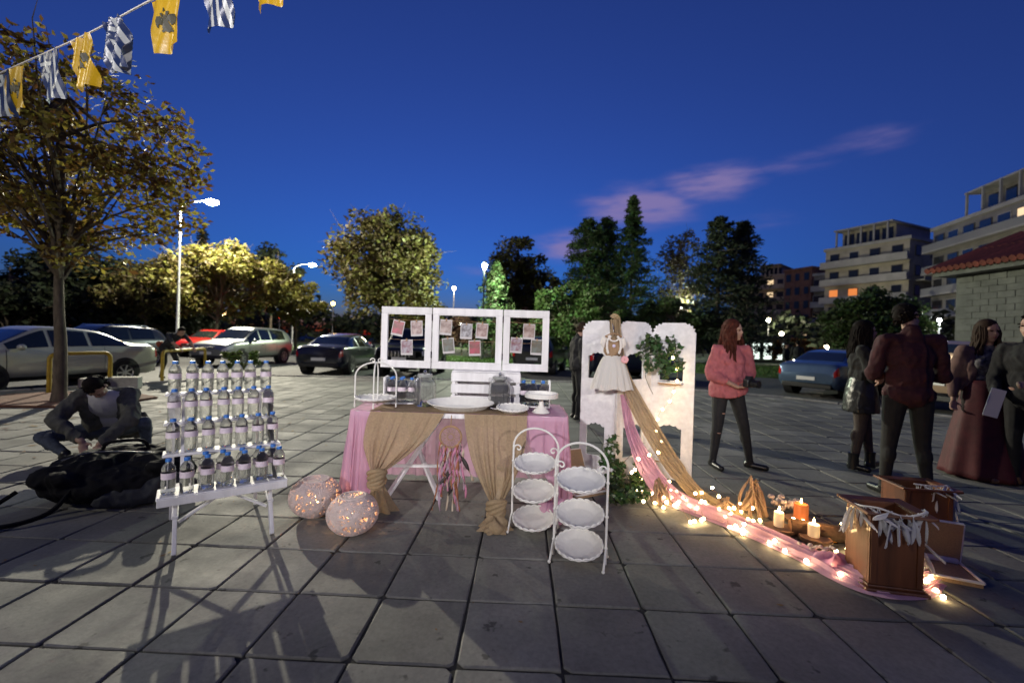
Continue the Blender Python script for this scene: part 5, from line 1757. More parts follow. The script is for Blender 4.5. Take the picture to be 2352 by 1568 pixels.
# shallow plate in front of the cake stand
c = at(1177, 945, 3.58)
t = link('scalloped_plate', plate_mesh(.135, 'scalloped_plate', deep=.035))
t.location, t.rotation_euler = (c.x, 3.60, TZ + .012), (.08, 0, 0)
tag(t, 'small white scalloped plate beside the cake stand', 'plate')
link('scalloped_rim', BEAD, t).scale = (.9, .9, 1.05)
# cake stand
c = at(1243, 950, 3.60)
t = thing('cake_stand', 'white pedestal cake stand at the end of the dessert table', 'cake stand', (c.x, 3.63, TZ + .011))
MB().lathe([(0, 0), (.075, 0), (.075, .006), (.05, .03), (.022, .06), (.018, .10), (.03, .13), (.0, .135)], n=24).build('pedestal', WMETAL, t)
MB().lathe([(0, .128), (.12, .13), (.138, .128), (.138, .165), (.132, .168), (.13, .140), (0, .138)], n=120, wob=lambda a, q, z: 1 + .015 * abs(math.sin(a * 14)) * (q > .12)).build('cake_plate', WMETAL, t)
# centre crate carrying the frame
t = thing('slatted_crate', 'white slatted wooden crate carrying the photo frame on the table', 'crate', (-.225, 3.99, TZ + .011))
for s in (-1, 1):
    for y in (-.1, .1): MB().box((s * .29, y, .15), (.03, .03, .30)).build('post', WPAINT, t, smooth=False, bevel=.003)
    for k in range(3): MB().box((s * .31, 0, .05 + k * .10), (.012, .22, .075)).build('slat', WPAINT, t, smooth=False, bevel=.003)
for y in (-.122, .122):
    for k in range(3): MB().box((0, y, .05 + k * .105), (.62, .012, .08)).build('slat', WPAINT, t, smooth=False, bevel=.003)
for k in range(3): MB().box((0, -.07 + k * .07, .306), (.62, .06, .012)).build('slat', WPAINT, t, smooth=False, bevel=.003)
# small crates with water bottles
def crate(c, rz, label, lab2, n, grp):
    t = thing('small_crate', label, 'crate', c, rz)
    for s in (-1, 1):
        for k in range(4): MB().box((s * .15, -.075 + k * .05, .12), (.012, .034, .24)).build('slat', WPAINT, t, smooth=False, bevel=.002)
        MB().box((s * .139, 0, .225), (.01, .19, .022)).build('rail', WPAINT, t, smooth=False)
    for k in range(2): MB().box((0, .1, .06 + k * .1), (.31, .01, .07)).build('slat', WPAINT, t, smooth=False)
    MB().box((0, 0, .008), (.31, .19, .012)).build('bottom', WPAINT, t, smooth=False)
    M = Matrix.Rotation(rz, 3, 'Z')
    for k in range(n):
        p_ = Vector(c) + M @ Vector((-.09 + (k % 3) * .09, -.045 + (k // 3) * .085, .0145))
        bottle(p_, lab2, grp, rnd.uniform(0, 6))
c1, c2 = at(925, 918, 3.95), at(1225, 925, 3.95)
crate((c1.x, 3.93, TZ + .011), R(6), 'small white slatted crate of bottles behind the hoop plate', 'water bottle with blue cap inside the crate behind the hoop plate', 5, 'bottles in the crate by the hoop plate')
crate((c2.x - .005, 3.95, TZ + .011), R(-4), 'small white slatted crate of bottles behind the cake stand', 'water bottle with blue cap inside the crate behind the cake stand', 6, 'bottles in the crate by the cake stand')
# glass drink dispensers
def dispenser(c, label):
    t = thing('drink_dispenser', label, 'drink dispenser', c)
    MB().lathe([(0, 0), (.085, 0), (.098, .012), (.1, .03), (.1, .19), (.09, .215), (.066, .232), (.064, .262), (.060, .262), (.062, .23), (.086, .211), (.0955, .188), (.0955, .03), (.09, .014), (0, .012)], n=32).build('jar', GLASSJ, t)
    MB().lathe([(0, .285), (.02, .285), (.062, .28), (.067, .275), (.067, .255), (.0645, .255)], n=32).build('lid', mat('lid_glass', (.7, .72, .7), .15, trans=.6, ior=1.3), t)
    MB().ell((0, 0, .298), .016, 10, 8).build('lid_knob', CHROME, t)
    tap = MB().tube([(0, -.095, .045), (0, -.14, .045), (0, -.15, .02)], .010, 8).build('tap', CHROME, t)
    MB().box((0, -.13, .066), (.012, .03, .02)).build('lever', CHROME, tap, bevel=.004)
    for s in (-1, 1):
        MB().tube(cat_spline([(.064 * s, 0, .25), (.09 * s, 0, .262), (.1 * s, 0, .235), (.08 * s, 0, .218)], 10), .004, 6).build('handle', GLASSJ, t)
    for k in range(10):
        a = k / 10 * 2 * PI
        MB().bar((.1 * math.cos(a), .1 * math.sin(a), .04), (.1 * math.cos(a), .1 * math.sin(a), .18), .010, .004, (math.cos(a), math.sin(a), .01)).build('glass_rib', GLASSJ, t)
c1, c2 = at(975, 915, 3.83), at(1147, 925, 3.80)
dispenser((c1.x, 3.83, TZ + .011), 'ribbed glass drink dispenser beside the crate behind the hoop plate')
dispenser((c2.x, 3.80, TZ + .011), 'ribbed glass drink dispenser between oval tray and cake stand')
# triple frame with photographs
A, B = at(880, 706, 4.10), at(1262, 716, 4.10)
FW, FH = B.x - A.x, .56
FZ = TZ + .011 + .3125
t = thing('photo_display', 'white three pane window frame with hanging baby photographs', 'photo frame', (A.x, 4.06, FZ), R(-1.2))
FH = at(1070, 709, 4.06).z - FZ
xs = [0, FW * .305, FW * .725, FW]
bw = .062
for k in range(3):
    x0, x1 = xs[k] + .004, xs[k + 1] - .004
    for (cx, cz, dx, dz, nm) in (((x0 + x1) / 2, FH - bw / 2, x1 - x0, bw, 'top_rail'), ((x0 + x1) / 2, bw / 2, x1 - x0, bw, 'bottom_rail'), (x0 + bw / 2, FH / 2, bw, FH - 2 * bw, 'stile'), (x1 - bw / 2, FH / 2, bw, FH - 2 * bw, 'stile')):
        o = MB().box((cx, 0, cz), (dx, .032, dz)).build(nm, WPAINT, t, smooth=False, bevel=.004)
    for s, (cx, dx, cz, dz) in enumerate((((x0 + x1) / 2, x1 - x0 - 2 * bw, FH - bw - .004, .008), ((x0 + x1) / 2, x1 - x0 - 2 * bw, bw + .004, .008))):
        MB().box((cx, -.006, cz), (dx, .012, dz)).build('beading', WPAINT, t, smooth=False)
    for zf in (.80, .47):
        MB().tube([(x0 + bw, 0, FH * zf), ((x0 + x1) / 2, 0, FH * zf - .008), (x1 - bw, 0, FH * zf)], .0015, 4).build('photo_string', TAN, t)
for k in (1, 2):
    for z in (.1, .45): MB().tube([(xs[k], -.018, z), (xs[k], -.018, z + .06)], .006, 6).build('hinge', CHROME, t)
PCOL = [((.62, .1, .16), (.42, .28, .2)), ((.66, .52, .48), (.5, .2, .2)), ((.5, .5, .56), (.62, .12, .2)), ((.62, .5, .46), (.5, .26, .2)), ((.2, .24, .22), (.4, .3, .2)), ((.58, .58, .62), (.18, .12, .14))]
def photo_mat(k):
    c, d = PCOL[k % 6]
    return mat('photo_print%d' % (k % 6), tuple(x * .75 for x in c), .35, col2=tuple(x * .3 for x in d), scale=13 + k % 3 * 4, detail=2)
WHITEP = mat('photo_border', (.5, .47, .47), .4)
cards = [(325, 350, .35), (560, 355, -.12), (435, 590, -.05), (925, 340, .1), (955, 570, -.22), (1180, 390, .05), (1285, 600, -.1), (1375, 385, .12), (1805, 565, .1), (1965, 395, .05), (2060, 590, .06)]
inv = t.matrix_world
for k, (cx, cy, rt_) in enumerate(cards):
    px, py = (930 + cx * .19983) / 1.08844, (750 + cy * .19983) / 1.08844
    p = at(px, py, 4.045)
    o = thing('photo_card', ('pinned photo with bright pink margin', 'pale pink baby photo pinned beside the bright pink one', 'photo of a pink bundle hanging below the bright pink one', 'round faced photo in the upper corner of the middle opening',
                             'cream baby portrait in the lower corner of the middle opening', 'small dark photo in the middle opening, top row', 'blue white photo at the bottom of the middle opening', 'pale portrait near the stile of the middle opening, top row',
                             'tilted pale pink photo in the narrow opening by the screen', 'white and grey photo pinned in the narrow opening by the screen', 'small peach photo low in the narrow opening by the screen')[k], 'photo', p, 0)
    o.rotation_euler = (0, rt_ * .5, R(-1.2))
    MB().box((0, 0, 0), (.112, .002, .145)).build('card', WHITEP, o, smooth=False)
    MB().box((0, -.0022, .006), (.098, .001, .116)).build('print', photo_mat(k), o, smooth=False)
    MB().box((0, -.004, .07), (.010, .012, .026)).build('clothes_peg', TAN, o, smooth=False)

# ---- folding screen
def scallop_top(w_, h, n=4):
    """panel outline, x from 0 to w, with stepped scalloped corners"""
    pts = [(0, 0), (w_, 0)]
    c = .10
    for k in range(n + 1):
        a = k / n * PI / 2
        x, z = w_ - c + c * math.cos(a), h - c + c * math.sin(a)
        if k:
            am = (k - .5) / n * PI / 2
            pts.append((w_ - c + (c - .018) * math.cos(am), h - c + (c - .018) * math.sin(am)))
        pts.append((x, z))
    return pts + [(w_ - x, z) for x, z in pts[:1:-1]]
def hole(x0, x1, z0, z1):
    """opening with a scalloped head"""
    pts = [(x0, z0), (x1, z0), (x1, z1)]
    n = 4
    for k in range(1, n * 4):
        u = k / (n * 4)
        pts.append((x1 + (x0 - x1) * u, z1 + .035 * math.sin(u * PI) - .014 * abs(math.sin(u * n * PI))))
    return pts + [(x0, z1)]
def panel(t, a, b, h, holes, nm='panel'):
    a, b = Vector((*a, 0)), Vector((*b, 0))
    L = (b - a).length
    cu = bpy.data.curves.new(nm, 'CURVE')
    cu.dimensions = '2D'
    cu.fill_mode = 'BOTH'
    cu.extrude = .009
    for P in [scallop_top(L, h)] + [hole(*q) for q in holes]:
        s = cu.splines.new('POLY')
        s.points.add(len(P) - 1)
        for i, (x, z) in enumerate(P): s.points[i].co = (x, z, 0, 1)
        s.use_cyclic_u = True
    ob = bpy.data.objects.new('tmp', cu)
    COL.objects.link(ob)
    me = bpy.data.meshes.new_from_object(ob.evaluated_get(bpy.context.evaluated_depsgraph_get()))
    bpy.data.objects.remove(ob)
    me.materials.clear()
    me.materials.append(WPAINT)
    o = link(nm, me, t)
    o.matrix_local = Matrix.Translation(a - t.location) @ Matrix.Rotation(math.atan2(b.y - a.y, b.x - a.x), 4, 'Z') @ Matrix.Rotation(PI / 2, 4, 'X')
    return o, L
S0, S1, S2, S3 = (.735, 4.46), (1.045, 4.24), (1.46, 4.48), (1.815, 4.24)
t = thing('folding_screen', 'white three panel folding screen with scalloped openings', 'folding screen', (*S0, 0))
PH = 1.585
for a, b in ((S0, (S1[0] - .004, S1[1])), ((S1[0] + .004, S1[1]), (S2[0] - .004, S2[1])), ((S2[0] + .006, S2[1]), S3)):
    L = math.dist(a, b)
    panel(t, a, b, PH, [(L * .20, L * .74, 1.0, 1.235), (L * .20, L * .74, .22, .52)] if a is not S0 else [(L * .2, L * .72, 1.0, 1.235), (L * .2, L * .72, .22, .52)])
SHELFW = mat('shelf_edge_wood', (.34, .19, .09), .7, var=.2)
v = Vector((S3[0] - S2[0], S3[1] - S2[1], 0)).normalized()
nv = Vector((v.y, -v.x, 0))
for z in (.985, .20):
    c = Vector((*S2, z)) + v * .21 + nv * .06 - Vector((*S0, 0))
    sh = MB().box(c, (.24, .11, .014), Matrix((v, -nv, Vector((0, 0, 1)))).transposed()).build('shelf', WPAINT, t, smooth=False, bevel=.003)
    MB().box(c + nv * .0 + Vector((0, 0, -.013)), (.22, .10, .010), Matrix((v, -nv, Vector((0, 0, 1)))).transposed()).build('shelf_underside', SHELFW, sh, smooth=False)

# ---- child's dress hanging on the screen
c = at(1408, 793, 4.12)
t = thing('child_dress', 'little dress with tan bodice and white tulle skirt hanging on the screen', 'dress', (c.x, 4.12, c.z))
TULW = mat('tulle_white', (.78, .76, .72), .8, transl=.3, thin=.08)
TRIMW = mat('lace_white', (.75, .72, .68), .8, bump=.5, bscale=90)
def bodf(b):
    b.ell((0, 0, -.03), (.088, .038, .11), 14, 10); b.ell((-.055, 0, .04), (.03, .025, .05), 10, 8); b.ell((.055, 0, .04), (.03, .025, .05), 10, 8)
garment(t, 'bodice', BURL2, bodf, .006, 3)
for k in range(4):
    MB().grid(lambda u, v, k=k: Vector(((.080 + (.085 + .012 * k) * v ** .7) * math.cos(u * 2 * PI) * (1 + .05 * math.sin(u * 2 * PI * (13 + k)) * v), (.04 + .055 * v ** .7 + .004 * k) * math.sin(u * 2 * PI) * (1 + .10 * math.sin(u * 2 * PI * (13 + k)) * v),
                                                  -.105 - (.285 + .01 * k) * v + .008 * math.sin(u * 40 + k))), 90, 12, closed=True).build('skirt_layer', TULW, t)
for s in (-1, 1):
    MB().tube(cat_spline([(.03 * s, -.03, .09), (.06 * s, -.035, .05), (.065 * s, -.035, -.02), (.05 * s, -.035, -.08)], 16), [.008 + .005 * abs(math.sin(i)) for i in range(17)], 7).build('lace_ruffle', TRIMW, t)
    MB().tube([(.085 * s, -.02, .075), (.10 * s, -.01, .02), (.09 * s, 0, -.02)], [.022, .026, .012], 8).build('cap_sleeve', TRIMW, t)
MB().tube([(.045 * math.cos(a), -.034, .075 - .035 * math.sin(a)) for a in np.linspace(0, PI, 12)], .008, 7).build('lace_collar', TRIMW, t)
MB().ell((0, -.04, -.005), (.016, .006, .016), 10, 8).build('brooch', mat('brooch', (.6, .55, .75), .3), t)
b = MB()
for k in range(7):
    a = k * 2 * PI / 7
    b.ell((.10 + .02 * math.cos(a), -.065, -.13 + .02 * math.sin(a)), (.018, .01, .018), 8, 6)
b.build('tulle_flower', mat('flower_pink', (.75, .4, .42), .8), t)
MB().tube(cat_spline([(-.08, 0, .085), (0, -.004, .115), (.08, 0, .085)], 12), .006, 6).build('hanger', TAN, t)
MB().tube(cat_spline([(0, 0, .11), (0, .0, .15), (0, .04, .2), (0, .11, .215)], 10), .004, 6).build('hook', CHROME, t)

# ---- drapes sweeping from the screen to the floor
def ribbon(P, W, m, nm, parent, pl_n=3, amp=.02, nu=70, nv=16, flat=.2, upv=(0, 0, 1), seed=0):
    C = cat_spline(P, nu)
    Ws = [W[0]] * 1
    Wc = cat_spline([(w_, 0, 0) for w_ in W], nu)
    def f(u, v):
        i = min(int(u * nu), nu - 1)
        c = C[i].lerp(C[i + 1], u * nu - i)
        tg = (C[i + 1] - C[i]).normalized()
        view = Vector((0, -1, .9 if c.z < .2 else .15)).normalized()
        sd = tg.cross(view).normalized()
        n = sd.cross(tg)
        q = c + sd * (v - .5) * Wc[i].x + n * (pleat(v, pl_n, amp, seed + u * 2.5) + amp * .5 * math.sin(u * 17 + v * 5))
        q.z = max(.007 + .004 * math.sin(v * 9), q.z)
        return q
    return MB().grid(f, nu, nv * 2).build(nm, m, parent)
t = thing('burlap_drape', 'long tan burlap drape sweeping from the screen top to the floor', 'drape', (0, 0, 0))
q = lambda x, y, Y: at(x, y, Y)
ribbon([q(1412, 733, 4.235), q(1414, 770, 4.18), q(1428, 850, 4.16), q(1458, 920, 4.10), q(1508, 1010, 4.02), q(1556, 1082, 3.93), q(1608, 1140, 3.84), gp(1675, 1172, .02), gp(1720, 1195, .015)],
       [.10, .11, .12, .15, .165, .16, .14, .13, .08], BURL, 'drape_cloth', t, 4, .016)
ribbon([q(1412, 733, 4.235), q(1412, 731, 4.27), q(1414, 745, 4.32), q(1416, 800, 4.36)], [.10, .10, .11, .12], BURL, 'drape_end', t, 3, .008, 20)
t = thing('tulle_runner', 'pink tulle runner trailing from the screen along the floor to the wooden box', 'tulle runner', (0, 0, 0))
ribbon([q(1432, 905, 4.14), q(1448, 985, 4.05), q(1482, 1065, 3.92), q(1528, 1128, 3.78), gp(1590, 1166, .03), gp(1690, 1206, .02), gp(1790, 1248, .02), gp(1870, 1285, .02), gp(1935, 1320, .02), gp(2010, 1352, .015), gp(2100, 1352, .02), gp(2150, 1330, .02)],
       [.06, .10, .17, .21, .19, .17, .17, .18, .2, .19, .18, .12], PINKT2, 'tulle_cloth', t, 5, .017, 110)
pl = gp(1915, 1300)
lump((pl.x, pl.y, 0), (.13, .10, .09), 4, 21).build('tulle_fold', PINKT2, t)

# ---- greenery
def greenery(label, c, pts, n, size, seed, vine=None):
    t = thing('greenery', label, 'greenery', c)
    C = np.array([Vector(p) - Vector(c) for p in pts])
    V, F = leaves(C, np.array([.075] * len(C)), size, n // len(C), .9, droop=.3, asp=.7)
    link('foliage', arr_mesh('foliage', V, F, IVY), t)
    rr = random.Random(seed)
    b = MB()
    for k in range(9):
        i, j = rr.randrange(len(C)), rr.randrange(len(C))
        b.tube(cat_spline([Vector(C[i]), (Vector(C[i]) + Vector(C[j])) / 2 + Vector((rr.gauss(0, .04), -.03, rr.gauss(0, .04))), Vector(C[j])], 8), .0028, 4, caps=False)
    for vn in vine or []:
        b.tube(cat_spline([Vector(p) - Vector(c) for p in vn], 14), .003, 4)
    b.build('stem', mat('vine_stem', (.07, .07, .03), .8), t)
    return t
rr = random.Random(31)
pts = [at(1498 + rr.gauss(0, 10), 782 + rr.gauss(0, 13), 4.33) for _ in range(9)] + [at(1520 + rr.gauss(0, 14), 815 + rr.gauss(0, 14), 4.30) for _ in range(11)] + [at(1530 + rr.gauss(0, 9), 850 + rr.gauss(0, 14), 4.27) for _ in range(10)] + [at(1484, 815, 4.3), at(1553, 795, 4.28), at(1492, 840, 4.3)]
greenery('leafy green ivy garland hanging over the hinged edge of the screen', at(1520, 820, 4.3), pts, 520, .05, 1, [[at(1490, 840, 4.3), at(1482, 860, 4.28), at(1490, 885, 4.28), at(1500, 905, 4.3)]])
pts = [gp(1400 + rr.uniform(0, 80), 1120 + rr.uniform(-25, 30), rr.uniform(.02, .09)) for _ in range(20)] + [at(1408 + rr.gauss(0, 12), 1055 + rr.gauss(0, 18), 4.2) for _ in range(9)] + [at(1470 + rr.gauss(0, 12), 1060 + rr.gauss(0, 18), 4.2) for _ in range(6)]
greenery('leafy green garland heaped on the floor at the foot of the screen', gp(1440, 1130), pts, 1000, .05, 2)

# ---- fairy lights
BULB = mat('fairy_bulb', (1, .85, .55), .4, emit=(1, .70, .32), estr=42)
def k6(x, y): return ((1400 + x * .35714) / 1.08844, (740 + y * .35714) / 1.08844)
def k7(x, y): return ((1700 + x * .36565) / 1.08844, (1100 + y * .36565) / 1.08844)
up_ = [(790, 430), (822, 510), (820, 593), (797, 668), (768, 735), (718, 792), (683, 862), (674, 943), (710, 1016), (688, 1093), (625, 1110), (549, 1138), (525, 1213), (503, 1232)]
dn = [(565, 1273), (570, 1350), (543, 1350), (585, 1435), (645, 1380), (727, 1403), (765, 1296), (777, 1355), (816, 1365), (824, 1450), (860, 1410), (885, 1428), (948, 1380), (993, 1375), (980, 1450), (1015, 1440), (1115, 1490), (1112, 1400), (1066, 1340)]
fl_ = [(266, 383), (265, 470), (335, 465), (370, 462), (350, 500), (340, 510), (405, 428), (415, 460), (420, 490), (437, 572), (465, 540), (500, 550), (495, 462), (547, 547), (622, 565), (775, 538), (842, 552), (1030, 640), (1110, 572), (1145, 738)]
en = [(1630, 880), (1655, 912), (1715, 935), (1690, 955), (1675, 965), (1750, 1025), (1800, 1070)]
bulb_me = MB().lathe([(0, -.016), (.008, -.013), (.0125, -.002), (.011, .006), (.005, .013), (0, .014)], n=10).mesh('bulb', BULB)
def fairy(label, P):
    t = thing('fairy_lights', label, 'fairy lights', P[0])
    b = MB()
    Q = []
    for i, p in enumerate(P): Q.append(Vector(p) - Vector(P[0]) + Vector((0, .012, 0)))
    b.tube(cat_spline(Q, len(Q) * 6), .0014, 4)
    b.build('wire', mat('copper_wire', (.4, .25, .12), .4, metal=.8), t)
    for q_ in Q:
        o = link('bulb', bulb_me, t)
        o.location, o.rotation_euler = q_ + Vector((0, -.012, 0)), (rnd.gauss(0, .8), rnd.gauss(0, .8), 0)
P = [at(*k6(x, y), 4.21 - .0 + (.03 if i < 3 else -.0)) for i, (x, y) in enumerate(up_[:6])] + [at(*k6(x, y), 4.30 if i < 3 else 3.86) for i, (x, y) in enumerate(up_[6:])]
fairy('warm fairy lights hanging down the screen over the drape', P)
fairy('warm fairy lights strewn at the foot of the screen and over the tulle', [gp(*k6(x, y), .045 if i % 3 else .09) for i, (x, y) in enumerate(dn)])
fairy('dense warm fairy lights strewn among driftwood and candles', [gp(*k7(x, y), .03 if i % 3 else .07) for i, (x, y) in enumerate(fl_)])
rq = random.Random(8)
xs_ = sorted(rq.uniform(1500, 1930) for _ in range(26))
fairy('loose fairy lights scattered all along the pink tulle runner', [gp(x + rq.gauss(0, 4), 1138 + (x - 1500) * .37 + rq.gauss(0, 13), .03) for x in xs_])
fairy('last few fairy lights lying beside the wooden box and burlap case', [gp(*k7(x, y), .016) for x, y in en])

# ---- driftwood, wood slices, candles
def twig_pile(label, c, n, h, r, seed, m=TWIG):
    rr = random.Random(seed)
    t = thing('driftwood_pile', label, 'driftwood', c)
    for k in range(n):
        a = rr.uniform(0, 2 * PI)
        L = h * rr.uniform(.55, 1.05)
        b0 = Vector((r * rr.uniform(.6, 1) * math.cos(a), r * rr.uniform(.6, 1) * math.sin(a), .01))
        tp = Vector((rr.gauss(0, .02), rr.gauss(0, .02), L))
        md = b0.lerp(tp, .5) + Vector((rr.gauss(0, .02), rr.gauss(0, .02), rr.gauss(0, .02)))
        MB().tube(cat_spline([b0, md, tp], 8), [rr.uniform(.010, .017) * (1.1 - i * .07) for i in range(9)], 6).build('stick', m, t)
    return t
p = gp(1738, 1186)
twig_pile('teepee of reddish driftwood sticks glowing among the fairy lights', (p.x, p.y + .05, 0), 26, .30, .13, 3)
p = gp(1520, 1158)
twig_pile('bundle of grey driftwood sticks where drape and tulle reach the floor', (p.x, p.y + .04, 0), 16, .22, .10, 4)
p = gp(1655, 1178)
twig_pile('low heap of broken driftwood behind the fairy lights', (p.x + .06, p.y + .05, 0), 10, .12, .10, 6)
# pale branch by the greenery
a, b_, c = at(1412, 1122, 3.9), at(1440, 1142, 3.85), at(1478, 1150, 3.8)
o = MB().tube(cat_spline([a, b_, c], 12), [.008 + .012 * math.sin(i / 12 * PI) for i in range(13)], 8).build('driftwood_branch', mat('driftwood_pale', (.58, .5, .42), .8, var=.2, scale=20))
tag(o, 'pale smooth driftwood branch lying on the greenery', 'branch')
# shells and cotton heads
p = gp(1812, 1180)
t = thing('cotton_bunch', 'bunch of white and blush cotton heads behind the candles', 'cotton bunch', (p.x, p.y + .06, 0))
for k in range(17):
    a = rr.uniform(0, 6)
    x, y, z = rr.gauss(0, .10), rr.gauss(0, .05), rr.uniform(.03, .11)
    b = MB()
    for q_ in range(4): b.ell((x + .012 * math.cos(q_ * 1.57), y + .012 * math.sin(q_ * 1.57), z), .017, 8, 6)
    b.build('cotton_head', mat('cotton_white', (.72, .62, .55), .9, bump=.6, bscale=40), t)
    MB().tube([(x * .3, y * .3 + .02, .01), (x, y, z - .012)], .003, 5).build('stalk', TWIG, t)
def wood_slice(c, r, label):
    t = thing('wood_slice', label, 'wood slice', c, rnd.uniform(0, 6))
    MB().lathe([(0, 0), (r, 0), (r * 1.02, .01), (r, .022), (r * .97, .022)], n=28, wob=lambda a, q_, z: 1 + .03 * math.sin(a * 3) + .015 * math.sin(a * 11)).build('bark_ring', mat('bark_dark', (.10, .06, .035), .9, bump=.6, scale=40, var=.3), t)
    MB().lathe([(0, .0235), (r * .97, .0235)], n=28, wob=lambda a, q_, z: 1 + .03 * math.sin(a * 3) + .015 * math.sin(a * 11)).build('cut_face', mat('cut_wood', (.42, .26, .14), .8, var=.2, scale=18), t)
def candle(c, r, h, label, e, m=WAX):
    t = thing('candle', label, 'candle', c)
    MB().lathe([(0, 0), (r, 0), (r, h - .004), (r - .004, h), (r * .55, h - .008), (0, h - .010)], n=22).build('wax', m, t)
    MB().tube([(0, 0, h - .01), (.001, 0, h + .008)], .0012, 5).build('wick', BLACKTRIM, t)
    MB().lathe([(0, h + .002), (.007, h + .012), (.0075, h + .02), (.0035, h + .036), (0, h + .045)], n=10).build('flame', FLAME, t)
    light('candle_light', 'POINT', (0, 0, h + .03), e, (1, .52, .2), t, .015)
p = gp(1790, 1222)
wood_slice((p.x, p.y, .02), .10, 'round wood slice under the ivory candle nearest the driftwood teepee')
candle((p.x, p.y + .01, .044), .033, .105, 'ivory pillar candle burning on a wood slice near the driftwood teepee', 2.6)
p = gp(1872, 1246)
wood_slice((p.x, p.y, .02), .10, 'round wood slice under the candle close to the wooden box')
candle((p.x - .005, p.y + .01, .044), .036, .085, 'ivory pillar candle burning on a wood slice close to the wooden box', 2.4)
p = gp(1848, 1206)
wood_slice((p.x, p.y + .05, .006), .11, 'dark wood slice under the amber candle')
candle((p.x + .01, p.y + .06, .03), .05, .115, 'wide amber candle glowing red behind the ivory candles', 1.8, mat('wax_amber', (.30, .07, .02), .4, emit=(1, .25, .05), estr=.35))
p = gp(1915, 1262)
t = thing('rustic_log', 'split log glowing amber beside the wooden box', 'log', (p.x, p.y + .16, 0), R(-20))
MB().tube([(-.17, 0, .06), (.17, 0, .058)], [.06, .056], 14).build('bark_ring', MATS['bark_dark'], t)
for s in (-1, 1): MB().lathe([(0, .0), (.052, 0)], n=16).build('cut_face', MATS['cut_wood'], t).matrix_local = Matrix.Translation((.172 * s, 0, .059)) @ Matrix.Rotation(PI / 2, 4, 'Y')
p = gp(1905, 1240)
t = thing('tea_light', 'tea light burning in an amber glass beside the log', 'tea light', (p.x + .01, p.y - .02, .0))
MB().lathe([(0, 0), (.032, 0), (.036, .06), (.034, .06), (.03, .004), (0, .004)], n=20).build('glass', mat('amber_glass', (1, .55, .12), .05, trans=1, ior=1.1), t)
MB().lathe([(0, .006), (.026, .006), (.026, .022), (0, .022)], n=16).build('wax', WAX, t)
MB().lathe([(0, .023), (.005, .03), (0, .05)], n=8).build('flame', FLAME, t)
light('candle_light', 'POINT', (0, 0, .075), 1.5, (1, .5, .15), t, .015)
p = gp(1880, 1278)
t = thing('dried_flower_posy', 'small posy of white dried flowers on the tulle', 'posy', (p.x, p.y, .02))
for k in range(14):
    x, y = rr.gauss(0, .05), rr.gauss(0, .03)
    MB().ell((x, y, .03 + rr.uniform(0, .03)), (.014, .014, .010), 8, 6).build('flower', MATS['cotton_white'], t)
    MB().tube([(x * .3 + .02, y * .3, .004), (x, y, .03)], .0018, 4).build('stalk', TWIG, t)

# ---- wooden boxes with feather garlands
def wooden_box(c, rz, w_, d, h, label, lid=True):
    t = thing('wooden_box', label, 'wooden box', c, rz)
    th = .018
    for (x, y, dx, dy, nm) in ((0, -d / 2 + th / 2, w_, th, 'front_panel'), (0, d / 2 - th / 2, w_, th, 'back_panel'), (-w_ / 2 + th / 2, 0, th, d - 2 * th, 'side_panel'), (w_ / 2 - th / 2, 0, th, d - 2 * th, 'side_panel')):
        MB().box((x, y, h / 2 + .02), (dx, dy, h - .04)).build(nm, WOODB, t, smooth=False, bevel=.002)
    MB().box((0, 0, .012), (w_ + .05, d + .05, .024)).build('plinth', WOODB, t, smooth=False, bevel=.006)
    MB().box((0, 0, .032), (w_ + .02, d + .02, .016)).build('plinth_moulding', WOODB, t, smooth=False, bevel=.005)
    for s in (-1, 1):
        MB().box((s * (w_ / 2 + .012), 0, h + .006), (.055, d + .08, .016), (0, s * -.18, 0)).build('rim_board', WOODB, t, smooth=False, bevel=.003)
        MB().box((0, s * (d / 2 + .012), h + .004), (w_ + .05, .055, .015), (s * .18, 0, 0)).build('rim_board', WOODB, t, smooth=False, bevel=.003)
    for s in (-1, 1):
        MB().box((s * (w_ / 2 - .02), -d / 2 - .002, h / 2 + .02), (.03, .008, h - .06)).build('corner_post', WOODB, t, smooth=False)
    return t
FEA = mat('feather_white', (.66, .66, .68), .8, transl=.25, var=.1, scale=30)
fmW = [feather_mesh(L, W, FEA) for L, W in ((.15, .015), (.11, .012), (.19, .017))]
def feather_garland(label, c, rz, path, n, seed):
    rr = random.Random(seed)
    t = thing('feather_garland', label, 'feather garland', c, rz)
    P = cat_spline(path, 60)
    MB().tube(P, .006, 6).build('cord', TRIMW, t)
    for k in range(n):
        i = int(rr.uniform(0, 60))
        o = link('feather', fmW[k % 3], t)
        o.location = P[i] + Vector((rr.gauss(0, .008), rr.gauss(0, .008), .004))
        o.rotation_euler = (rr.uniform(-.12, .15) if k % 5 else rr.uniform(-1.5, -.9), rr.gauss(0, .32), rr.uniform(-1.4, 1.2))
    return t
b0, b1 = gp(1950, 1350), gp(2105, 1382)
bc = Vector((2.235, 2.54, 0))
wooden_box(bc, R(-11), .27, .24, .44, 'tall dark wooden box with flared rim, draped with white feathers')
hw, hd, hz = .15, .13, .462
feather_garland('white feather garland draped over the tall wooden box', bc, R(-11), [(-hw, .05, hz - .02), (-hw, -.06, hz), (-.09, -hd + .01, hz + .012), (.0, -hd - .02, hz - .01), (.08, -hd - .01, hz), (hw, -hd + .03, hz + .01), (hw + .035, 0, hz - .03), (hw + .05, .05, hz - .2), (hw + .06, .04, hz - .3)], 44, 5)
b2 = gp(2125, 1212)
wooden_box((b2.x + .05, b2.y + .14, 0), R(-8), .34, .26, .29, 'lower reddish wooden box set behind the tall one')
